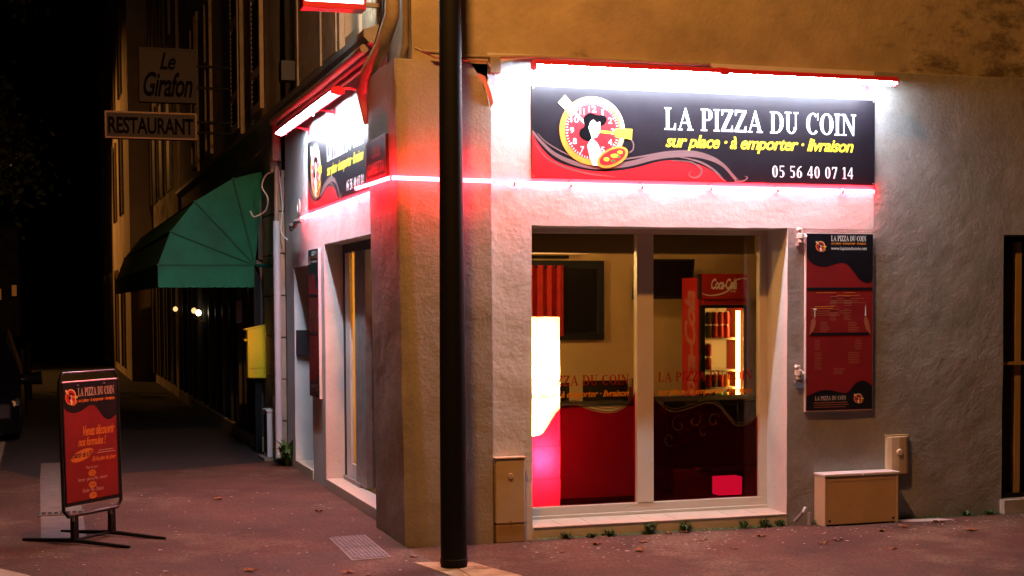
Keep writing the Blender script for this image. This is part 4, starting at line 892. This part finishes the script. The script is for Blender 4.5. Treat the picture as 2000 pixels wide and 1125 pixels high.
CL = thing('added_ceiling_light', 'shallow round ceiling light added out of view to brighten the shop room', 'lamp', (2.6, 2.2, 2.55))  # added lamp out of view, put in to light the room
MB().lathe((2.6, 2.2, 2.55), [(.05, -.05), (.16, -.03), (.18, .03), (.18, .049)], 20).build('dome', 'bulb_dim', CL, smooth=True)
MB().lathe((2.6, 2.2, 2.55), [(.19, .035), (.20, .0495)], 20).build('ring', 'chrome', CL, smooth=True)
l = bpy.data.lights.new('dome_light', 'POINT'); l.energy = 26; l.color = (1, .52, .17); l.shadow_soft_size = .15
lo = bpy.data.objects.new('dome_light', l); COL.objects.link(lo); lo.location = (2.6, 2.2, 2.42); adopt(lo, CL)
mat('cream_vinyl', (.70, .60, .48), .6, .1, 4)
BN = thing('added_partition', 'cream low partition added to catch lamp light behind the left red film', 'partition', (1.8, 1.35, .05))  # added pale panel, catches the floor lamp so the red film looks lit
part_box('panel', 'cream_vinyl', BN, 1.34, 2.30, 1.32, 1.37, .09, .80, bevel=.006); part_box('cap_rail', 'dark_wood', BN, 1.33, 2.31, 1.30, 1.39, .801, .825, bevel=.004); part_box('skirting', 'dark_wood', BN, 1.335, 2.305, 1.31, 1.38, .05, .0895)
BN['kind'] = 'thing'
PD = thing('added_pendant_lamp', 'small pendant lamp added inside to light the side door glass', 'lamp', (.85, 2.75, 2.0))  # added unseen lamp, backlights the frosted door glass and warms the room
MB().lathe((.85, 2.75, 2.0), [(.02, .14), (.05, .12), (.13, .0), (.125, .0), (.045, .11), (.02, .12)], 18).build('shade', 'dark_frame', PD, smooth=True)
MB().lathe((.85, 2.75, 2.02), [(.004, -.03), (.03, 0), (.004, .03)], 12).build('bulb', 'bulb_dim', PD, smooth=True); MB().tube([(.85, 2.75, 2.13), (.85, 2.75, 2.6)], .005, 6).build('cord', 'black_matt', PD)
l = bpy.data.lights.new('added_pendant_light', 'POINT'); l.energy = 90; l.color = (1, .58, .18); l.shadow_soft_size = .04
lo = bpy.data.objects.new('added_pendant_light', l); COL.objects.link(lo); lo.location = (.85, 2.75, 1.95); adopt(lo, PD)
WF = thing('framed_window', 'dark framed inner window with a red curtain on the shop back wall', 'window', (2.1, 3.6, 1.26))
part_box('pane', 'screen', WF, 1.50, 2.71, 3.600, 3.612, 1.33, 1.93)
for a in ((1.44, 2.785, 1.932, 2.005), (1.44, 2.785, 1.262, 1.328)): part_box('frame', 'dark_frame', WF, a[0], a[1], 3.585, 3.619, a[2], a[3])
for a in ((1.44, 1.50), (2.712, 2.785)): part_box('frame', 'dark_frame', WF, a[0], a[1], 3.585, 3.619, 1.3285, 1.9315)
cv = [(1.52+.86*i/60, 3.575+.018*math.sin(i*.95)+.006*math.sin(i*2.3)) for i in range(61)]
MB().add([(x, y, 1.30) for x, y in cv]+[(x, y, 1.96) for x, y in cv], [(i, i+1, 62+i, 61+i) for i in range(60)]).build('curtain', 'curtain', WF, smooth=True)
part_box('curtain_rail', 'dark_wood', WF, 1.4, 2.42, 3.55, 3.58, 2.02, 2.05)
TV = thing('television', 'black flat television hung high on the shop back wall', 'television', (3.28, 3.3, 1.65))
MB().prism([(2.985, 3.36, 1.64), (2.985, 3.40, 1.64), (2.985, 3.34, 2.015), (2.985, 3.29, 2.015)], (.60, 0, 0)).build('casing', 'black_matt', TV, .006)
MB().poly([(3.01, 3.354, 1.67), (3.56, 3.354, 1.67), (3.56, 3.291, 1.995), (3.01, 3.291, 1.995)]).build('screen', 'screen', TV)
MB().tube([(3.25, 3.38, 1.85), (3.25, 3.62, 1.85)], .03, 8).build('wall_arm', 'dark_frame', TV)
MB().tube(smooth_line([(3.58, 3.36, 1.95), (3.66, 3.5, 1.98), (3.69, 3.58, 1.86), (3.62, 3.6, 1.78)], 5), .006, 6).build('cable', 'black_matt', TV)
# drinks fridge
FX0, FX1, FY0, FY1 = 3.455, 3.925, 2.90, 3.30
FR = thing('drinks_fridge', 'red glass-door drinks fridge with lit shelves and script logo', 'fridge', (3.69, 3.1, .05))
part_box('side_panel', 'fridge_red', FR, FX0, FX0+.02, FY0+.035, FY1, .07, 1.82); part_box('side_panel', 'fridge_red', FR, FX1-.02, FX1, FY0+.035, FY1, .07, 1.82)
part_box('back_panel', 'fridge_white', FR, FX0+.021, FX1-.021, FY1-.02, FY1, .07, 1.82); part_box('plinth', 'black_matt', FR, FX0, FX1, FY0+.03, FY1, .05, .069); part_box('top', 'fridge_red', FR, FX0, FX1, FY0+.035, FY1, 1.821, 1.835)
part_box('inner_top', 'fridge_white', FR, FX0+.021, FX1-.021, FY0+.04, FY1-.021, 1.575, 1.59)
hd_ = part_box('header', 'fridge_red', FR, FX0+.005, FX1-.002, FY0-.02, FY0+.034, 1.635, 1.868, bevel=.006)
part_box('header_edge', 'black_matt', FR, FX0-.012, FX0+.004, FY0-.02, FY0+.034, 1.64, 1.865)
part_box('lower_header', 'fridge_red', FR, FX0+.03, FX1-.002, FY0, FY0+.034, 1.585, 1.634)
for a, b, z0, z1 in ((FX0+.01, FX0+.05, .1, 1.584), (FX1-.03, FX1, .1, 1.584), (FX0+.0505, FX1-.0305, .1, .14), (FX0+.0505, FX1-.0305, 1.555, 1.584)): part_box('door_frame', 'dark_frame', FR, a, b, FY0, FY0+.034, z0, z1)
part_box('door_glass', 'glass', FR, FX0+.0505, FX1-.0305, FY0+.012, FY0+.016, .14, 1.555)
part_box('light_strip', 'fridge_strip', FR, FX1-.085, FX1-.050, FY0+.035, FY0+.05, .70, 1.53)
SHZ = [1.28, .985, .825, .655, .43]
for z in SHZ: part_box('shelf', 'fridge_white', FR, FX0+.03, FX1-.03, FY0+.06, FY1-.03, z-.018, z)
Fh = Face((FX0, FY0-.02, 1.635), (1, 0, 0), (0, 0, 1))
Fh.mesh('script_logo', 'vinyl_white', hd_, text2d('Coca-Cola', (.10, .09, .36, .19), shear=.35, offset=.03, space=.9), w=.001)
Fh.draw('ribbon', 'vinyl_white', hd_, ribbon([(.01, .055), (.08, .035), (.18, .045), (.27, .08), (.34, .165), (.40, .19), (.46, .185)], .004, .014, 6), w=.0016)
Fh.mesh('script_logo', 'vinyl_white', hd_, text2d('live', (.29, .065, .35, .085), shear=.3), w=.001)
Fs = Face((FX0, FY1, 0), (0, -1, 0), (0, 0, 1)); sp = [o for o in FR.children if o.name.startswith('side_panel')][0]
V, Ff = text2d('Coca-Cola', (.55, -.30, 1.72, -.06), shear=.35, offset=.03, space=.9)
Fs.mesh('script_logo', 'fridge_pale', sp, ([(-b, a) for a, b in V], Ff), w=.0012)
# cans and bottles, one by one
CB = {}
def can(kind, x, y, z, label, group, h=.115, r=.029):
    if (kind, h) not in CB:
        me = MB().lathe((0, 0, 0), [(r*.8, 0), (r, .008), (r, h-.012), (r*.78, h)], 12).build('can', kind); md = me.data; bpy.data.objects.remove(me)
        tp = MB().lathe((0, 0, h), [(r*.78, .0), (r*.8, .004), (r*.7, .0045)], 12).build('can_top', 'can_top'); td = tp.data; bpy.data.objects.remove(tp)
        CB[(kind, h)] = (md, td)
    md, td = CB[(kind, h)]
    o = bpy.data.objects.new('drink_can', md); COL.objects.link(o); o.location = (x, y, z+.0005); tag(o, label, 'can', group)
    t = bpy.data.objects.new('lid', td); COL.objects.link(t); t.parent = o
CX = [FX0+.075+i*.0605 for i in range(6)]
ROWS = [(SHZ[0], ['can_green', 'can_dark', 'can_red', 'can_red', 'can_red'], 2, 'top'), (SHZ[1], ['can_dark', 'can_red'], 2, 'second'), (SHZ[2], ['can_orange', 'can_red', 'can_dark', 'can_red', 'can_orange'], 1, 'third'), (SHZ[3], ['can_red', 'can_red', 'can_dark', 'can_green', 'can_orange'], 1, 'fourth')]
for z, ks, lv, nm in ROWS:
    for i, k in enumerate(ks):
        for q in range(lv): can(k, CX[i]-.005, FY0+.10, z+q*.122, '%s can, %s from left%s, on the %s fridge shelf' % (k[4:], ORD[i], '' if lv == 1 else (' in lower layer', ' in upper layer')[q], nm), 'cans on the fridge shelves')
for i in range(5):
    o = MB().lathe((CX[i], FY0+.10, SHZ[4]+.0005), [(.026, 0), (.028, .01), (.028, .11), (.012, .16), (.011, .19), (.013, .2)], 12).build('drink_bottle', 'bottle_amber', smooth=True)
    tag(o, '%s small amber bottle from the left on the lowest lit fridge shelf' % ORD[i], 'bottle', 'bottles on the lowest fridge shelf')
# counter, tables, chairs
CT = thing('counter', 'long dark counter standing in front of the drinks fridge', 'counter', (3.1, 1.8, .05))
part_box('top', 'dark_wood', CT, 2.50, 4.4, 1.55, 2.15, .775, .81, bevel=.006); part_box('front_panel', 'dark_wood', CT, 2.56, 4.36, 1.64, 1.67, .25, .774)
for x in (2.56, 3.2, 3.9, 4.32): part_box('leg', 'dark_wood', CT, x, x+.06, 1.62, 2.1, .05, .774)
def chair(label, x, y, rz):
    t = thing('chair', label, 'chair', (x, y, .05), 'dark chairs in the shop')
    c, s = math.cos(rz), math.sin(rz); T = lambda a, b, z: (x+a*c-b*s, y+a*s+b*c, z+.05)
    def bx(nm, a0, a1, b0, b1, z0, z1): MB().hexa([T(a0, b0, z0), T(a1, b0, z0), T(a1, b1, z0), T(a0, b1, z0)], [T(a0, b0, z1), T(a1, b0, z1), T(a1, b1, z1), T(a0, b1, z1)]).build(nm, 'dark_wood', t, .004)
    bx('seat', -.2, .2, -.2, .2, .43, .46)
    for a in (-.19, .16):
        bx('leg', a, a+.03, -.19, -.16, 0, .429); bx('leg', a, a+.03, .16, .19, 0, .429); bx('back_post', a, a+.03, .165, .19, .461, .86)
    bx('backrest', -.2, .2, .168, .187, .70, .885)
chair('dark chair with its back seen beside the tall paper lamp', 1.80, 2.1, R(10)); chair('dark chair with its back seen behind the window mullion', 2.36, 2.35, R(-6))
TB = thing('table', 'small dark dining table behind the left window pane', 'table', (1.95, 1.8, .05))
part_box('top', 'dark_wood', TB, 1.62, 2.32, 1.55, 2.05, .765, .795, bevel=.005)
for x, y in ((1.66, 1.59), (2.24, 1.59), (1.66, 1.97), (2.24, 1.97)): part_box('leg', 'dark_wood', TB, x, x+.04, y, y+.04, .05, .764)
mat('red_drink', (.5, .02, .02), .15)
BT = thing('tall_glass', 'tall clear glass of red liquid on the table by the mullion', 'glass', (2.265, 1.68, .796))
MB().lathe((2.265, 1.68, .796), [(.022, 0), (.024, .005), (.024, .20), (.022, .20), (.022, .01)], 14).build('tumbler', 'glass', BT, smooth=True)
MB().lathe((2.265, 1.68, .80), [(.0205, .008), (.0205, .13)], 14).build('drink', 'red_drink', BT, smooth=True)
# ================================================================== CAR, TREES, PLANTS, LEAVES
_n0 = set(bpy.data.objects)
CR = thing('parked_car', 'dark parked car showing its headlight at the left edge', 'car', (-3.62, 10.9, -.12))
gz = -.12
side = [(9.0, .22), (8.92, .42), (9.0, .60), (9.25, .72), (10.2, .88), (10.75, 1.30), (11.2, 1.43), (12.3, 1.42), (12.9, 1.2), (13.2, .92), (13.25, .45), (13.15, .22)]
xs = [(-4.48, .86), (-4.40, .97), (-4.1, 1.0), (-3.12, 1.0), (-2.84, .97), (-2.74, .86)]
vs = []; cy = 11.1
for x, k in xs:
    for y, z in side:
        zz = .22+(z-.22)*(1 if z < .9 else .97+.03*(k-.86)/.14); inset = .18 if z > 1.0 else 0
        xx = x if z <= 1.0 else -3.61+(x+3.61)*.80
        vs.append((xx, cy+(y-cy)*(k if y < 9.5 or y > 13 else 1), zz+gz))
n = len(side); MB().add(vs, [(i*n+j, i*n+(j+1) % n, (i+1)*n+(j+1) % n, (i+1)*n+j) for i in range(len(xs)-1) for j in range(n)]+[tuple(range(n)), tuple(range((len(xs)-1)*n, len(xs)*n))[::-1]]).build('body', 'car_paint', CR, .03, smooth=True)
MB().prism([(-4.15, 10.26, .92+gz), (-3.05, 10.26, .92+gz), (-3.12, 10.72, 1.31+gz), (-4.08, 10.72, 1.31+gz)], (0, -.012, .012)).build('windscreen', 'screen', CR)
for x in (-2.80, -4.42):
    hl_ = MB().hexa([(x-.16, 9.08, .545+gz), (x+.06, 9.16, .55+gz), (x+.06, 9.3, .55+gz), (x-.16, 9.3, .545+gz)], [(x-.20, 9.12, .64+gz), (x+.03, 9.2, .645+gz), (x+.03, 9.35, .64+gz), (x-.20, 9.35, .64+gz)]).build('headlight', 'chrome', CR, .02)
    MB().lathe((x-.03, 9.10, .58+gz), [(.034, -.01), (.036, .02)], 14, 'y').build('lens', 'headlamp', hl_)
    MB().tube([(x-.12, 10.25, .80+gz), (x+(.30 if x > -3.6 else -.30), 10.22, .83+gz)], [.05, .085], 10).build('mirror', 'car_paint', CR, smooth=True)
MB().tube([(-4.4, 9.12, .46+gz), (-4.0, 8.97, .45+gz), (-3.2, 8.97, .45+gz), (-2.84, 9.10, .46+gz)], .022, 8).build('bumper_trim', 'chrome', CR, smooth=True)
MB().tube([(-4.35, 9.14, .29+gz), (-4.0, 9.0, .28+gz), (-3.2, 9.0, .28+gz), (-2.86, 9.12, .30+gz)], .018, 8).build('bumper_trim', 'chrome', CR, smooth=True)
part_box('number_plate', 'vinyl_white', CR, -3.87, -3.35, 8.93, 8.945, .33+gz, .43+gz)
for x in (-4.36, -2.86):
    for y in (9.85, 12.45):
        w = MB().tube([(x-.09, y, .31+gz), (x+.09, y, .31+gz)], .31, 22).build('wheel', 'tyre', CR, smooth=True); MB().tube([(x-.095, y, .31+gz), (x+.095, y, .31+gz)], .19, 16).build('rim', 'chrome', w, smooth=True)
CR.location.x += .22; CR.location.y -= .2
def tree(label, x, y, cz, rx, rz, nl, seed):
    rnd = random.Random(seed); t = thing('street_tree', label, 'tree', (x, y, -.12))
    tr = MB(); tr.tube([(x, y, -.14), (x+.03, y, 1.2), (x-.04, y+.05, 2.4), (x, y, cz)], [.17, .13, .11, .05], 12)
    tips = []
    for i in range(11):
        a = rnd.uniform(0, 2*PI); e = (x+rx*.8*math.cos(a)*rnd.uniform(.5, 1), y+rx*.8*math.sin(a)*rnd.uniform(.5, 1), cz+rz*rnd.uniform(-.6, .8)); tips.append(e)
        tr.tube([(x, y, 2.1+.12*i), ((x+e[0])/2, (y+e[1])/2, (cz+e[2])/2+.1), e], [.05, .03, .01], 6)
    tr.build('trunk', 'bark', t, smooth=True)
    cl = tips+[(x+rx*rnd.gauss(0, .45), y+rx*rnd.gauss(0, .45), cz+rz*rnd.gauss(0, .5)) for _ in range(46)]; cr = MB()
    for i in range(nl):
        c = cl[i % len(cl)]; p = Vector((c[0]+rnd.gauss(0, .28), c[1]+rnd.gauss(0, .28), c[2]+rnd.gauss(0, .25)))
        a = Vector((rnd.uniform(-1, 1), rnd.uniform(-1, 1), rnd.uniform(-1, 1))).normalized(); b = a.cross(Vector((rnd.uniform(-1, 1), rnd.uniform(-1, 1), rnd.uniform(-1, 1)))).normalized(); s = rnd.uniform(.05, .09)
        cr.add([p-a*s, p+b*s*.5, p+a*s, p-b*s*.5], [(0, 1, 2, 3)])
    cr.build('crown', 'tree_leaf', t)
tree('dark leafy street tree at the left edge above the parked car', -4.0, 15.5, 4.4, 1.55, 2.0, 7000, 1)
tree('farther dark street tree deep along the side street', -5.2, 26, 4.6, 1.6, 1.8, 3000, 2)
BL = [(-2.55, 13.5), (-2.5, 17.5)]
for i, (x, y) in enumerate(BL):
    t = thing('bollard', ['nearer thin dark bollard on the kerb behind the pavement sign', 'farther thin dark bollard on the kerb behind the pavement sign'][i], 'bollard', (x, y, 0)); MB().lathe((x, y, 0), [(.05, 0), (.045, .9)], 14).build('post', 'black_paint', t, smooth=True); MB().lathe((x, y, .9), [(.055, 0), (.06, .04), (.03, .09), (.004, .1)], 14).build('cap', 'black_paint', t, smooth=True)
for i, (x, y, z) in enumerate(((-4.6, 75.9, 2.0), (-3.8, 75.9, 2.2))):
    t = thing('lit_window', ['small far window glowing orange at the end of the street', 'far orange lit window nearest the street houses'][i], 'window', (x, y, z)); part_box('pane', 'far_orange', t, x, x+.25, y-.03, y-.01, z, z+.6); part_box('frame', 'dark_frame', t, x-.05, x+.30, y-.009, y, z-.05, z+.65)
def blades(name, m_, x, y, z, n, h, spread, rnd, parent, wd=.008):
    mb = MB()
    for i in range(n):
        a = rnd.uniform(0, 2*PI); hh = h*rnd.uniform(.5, 1); r = spread*rnd.uniform(.3, 1); d = Vector((math.cos(a), math.sin(a), 0)); q = Vector((-d.y, d.x, 0))*wd*rnd.uniform(.6, 1.3)
        b = Vector((x, y, z))+d*.01; m = b+d*r*.45+Vector((0, 0, hh*.75)); e = b+d*r+Vector((0, 0, hh*rnd.uniform(.5, 1)))
        mb.add([b-q*.5, b+q*.5, m+q, m-q, e], [(0, 1, 2, 3), (3, 2, 4)])
    return mb.build(name, m_, parent)
rnd = random.Random(11)
PL = thing('wild_plant', 'leafy green weed growing at the foot of the white downpipe', 'plant', (.05, 5.2, 0))
blades('leaves', 'weed', .045, 5.22, 0, 46, .30, .20, rnd, PL, .022); blades('low_leaves', 'weed', .03, 5.35, 0, 26, .12, .22, rnd, PL, .018)
for i, (x, n, h) in enumerate(((1.12, 14, .035), (1.30, 10, .025), (1.43, 12, .04), (1.73, 18, .065), (2.00, 16, .06), (2.46, 10, .05), (2.62, 12, .055), (2.75, 9, .04), (3.0, 8, .03), (4.3, 10, .03), (4.5, 12, .03))):
    t = thing('weed_tuft', '%s tuft of green weed from the pillar along the front wall foot' % ORD[i], 'weed', (x, .02, 0), 'weeds along the foot of the front wall'); blades('leaves', 'weed', x, .026, 0, n*3, h*1.5, .07, rnd, t, .006)
# moss line at the wall foot
mb = MB()
for i in range(500):
    x = rnd.choice((rnd.uniform(.9, 2.8), rnd.uniform(3.7, 5.5), rnd.uniform(1, 2.7))); y = .045-abs(rnd.gauss(0, .016)); s = rnd.uniform(.004, .012); mb.add([(x-s, y-s, .003), (x+s, y-s*.6, .003), (x+s*.5, y+s, .003+s*.8), (x-s*.6, y+s, .004+s)], [(0, 1, 2, 3)])
tag(mb.build('moss', 'weed'), 'thin green moss along the foot of the front wall', 'moss', kind='stuff')
lm = []
for k in range(4):
    q = random.Random(k); pts = []
    for i in range(10):
        a = 2*PI*i/10; r = (.030 if i % 2 else .014)*q.uniform(.8, 1.2); pts.append((r*1.5*math.cos(a), r*math.sin(a), .004+q.uniform(0, .012)))
    o = MB().add([(0, 0, .003)]+pts, [(0, i+1, (i+1) % 10+1) for i in range(10)]).build('leaf', 'dry_leaf'); lm.append(o.data); bpy.data.objects.remove(o)
LS = [(1.36, -.03), (1.55, -.32), (1.95, -.38), (1.38, -.62), (2.0, .0), (1.85, -.02), (1.1, -.0), (.85, -.02), (2.65, -.75), (2.8, -.68), (3.3, -.42), (2.0, -.75), (3.55, -.30), (2.4, -.35), (-.9, 2.9), (-.25, 1.9), (-.55, -.75), (-.62, -1.0), (-.5, -.95), (-.05, -.35), (3.9, -.2), (2.95, -1.1), (3.9, -.6), (1.22, -.28), (.9, -.5), (-1.1, -.5)]
LS.sort(); ZN = {}
for i, (x, y) in enumerate(LS):
    zn = 'left of the lamp post' if x < .5 else ('close to the front wall' if y > -.15 else ('on the middle of the pavement' if y > -.5 else 'nearest the kerb before the window')); ZN[zn] = ZN.get(zn, -1)+1
    o = bpy.data.objects.new('fallen_leaf', lm[i % 4]); COL.objects.link(o); o.location = (x, y, .0005); o.rotation_euler.z = rnd.uniform(0, 6.3); s = rnd.uniform(.8, 1.4); o.scale = (s, s, s)
    tag(o, '%s dry brown leaf from the left lying %s' % (ORD[ZN[zn]], zn), 'leaf', 'fallen leaves on the pavement')
mb = MB()
for i in range(420):
    if i % 3: x, y = rnd.uniform(.6, 5), .02-abs(rnd.gauss(0, .45))
    else: x, y = rnd.uniform(-2.4, .0), rnd.uniform(-1.3, 3.5)
    if -.05 < x < .6 and y > -.06: continue
    s = rnd.uniform(.003, .010)*(1.6 if rnd.random() < .1 else 1); mb.poly([(x+s*math.cos(a)*rnd.uniform(.7, 1.3), y+s*math.sin(a)*rnd.uniform(.7, 1.3), .003) for a in [k*PI/3 for k in range(6)]])
tag(mb.build('litter', 'gum'), 'pale specks of grit and litter scattered over the pavement', 'litter', kind='stuff')
structure(MB().poly([(3.66, .02, .0035), (3.74, .0, .0035), (4.02, -.03, .0035), (4.10, -.12, .0035), (3.9, -.14, .0035), (3.68, -.10, .0035)]).build('cement_patch', 'gum'))
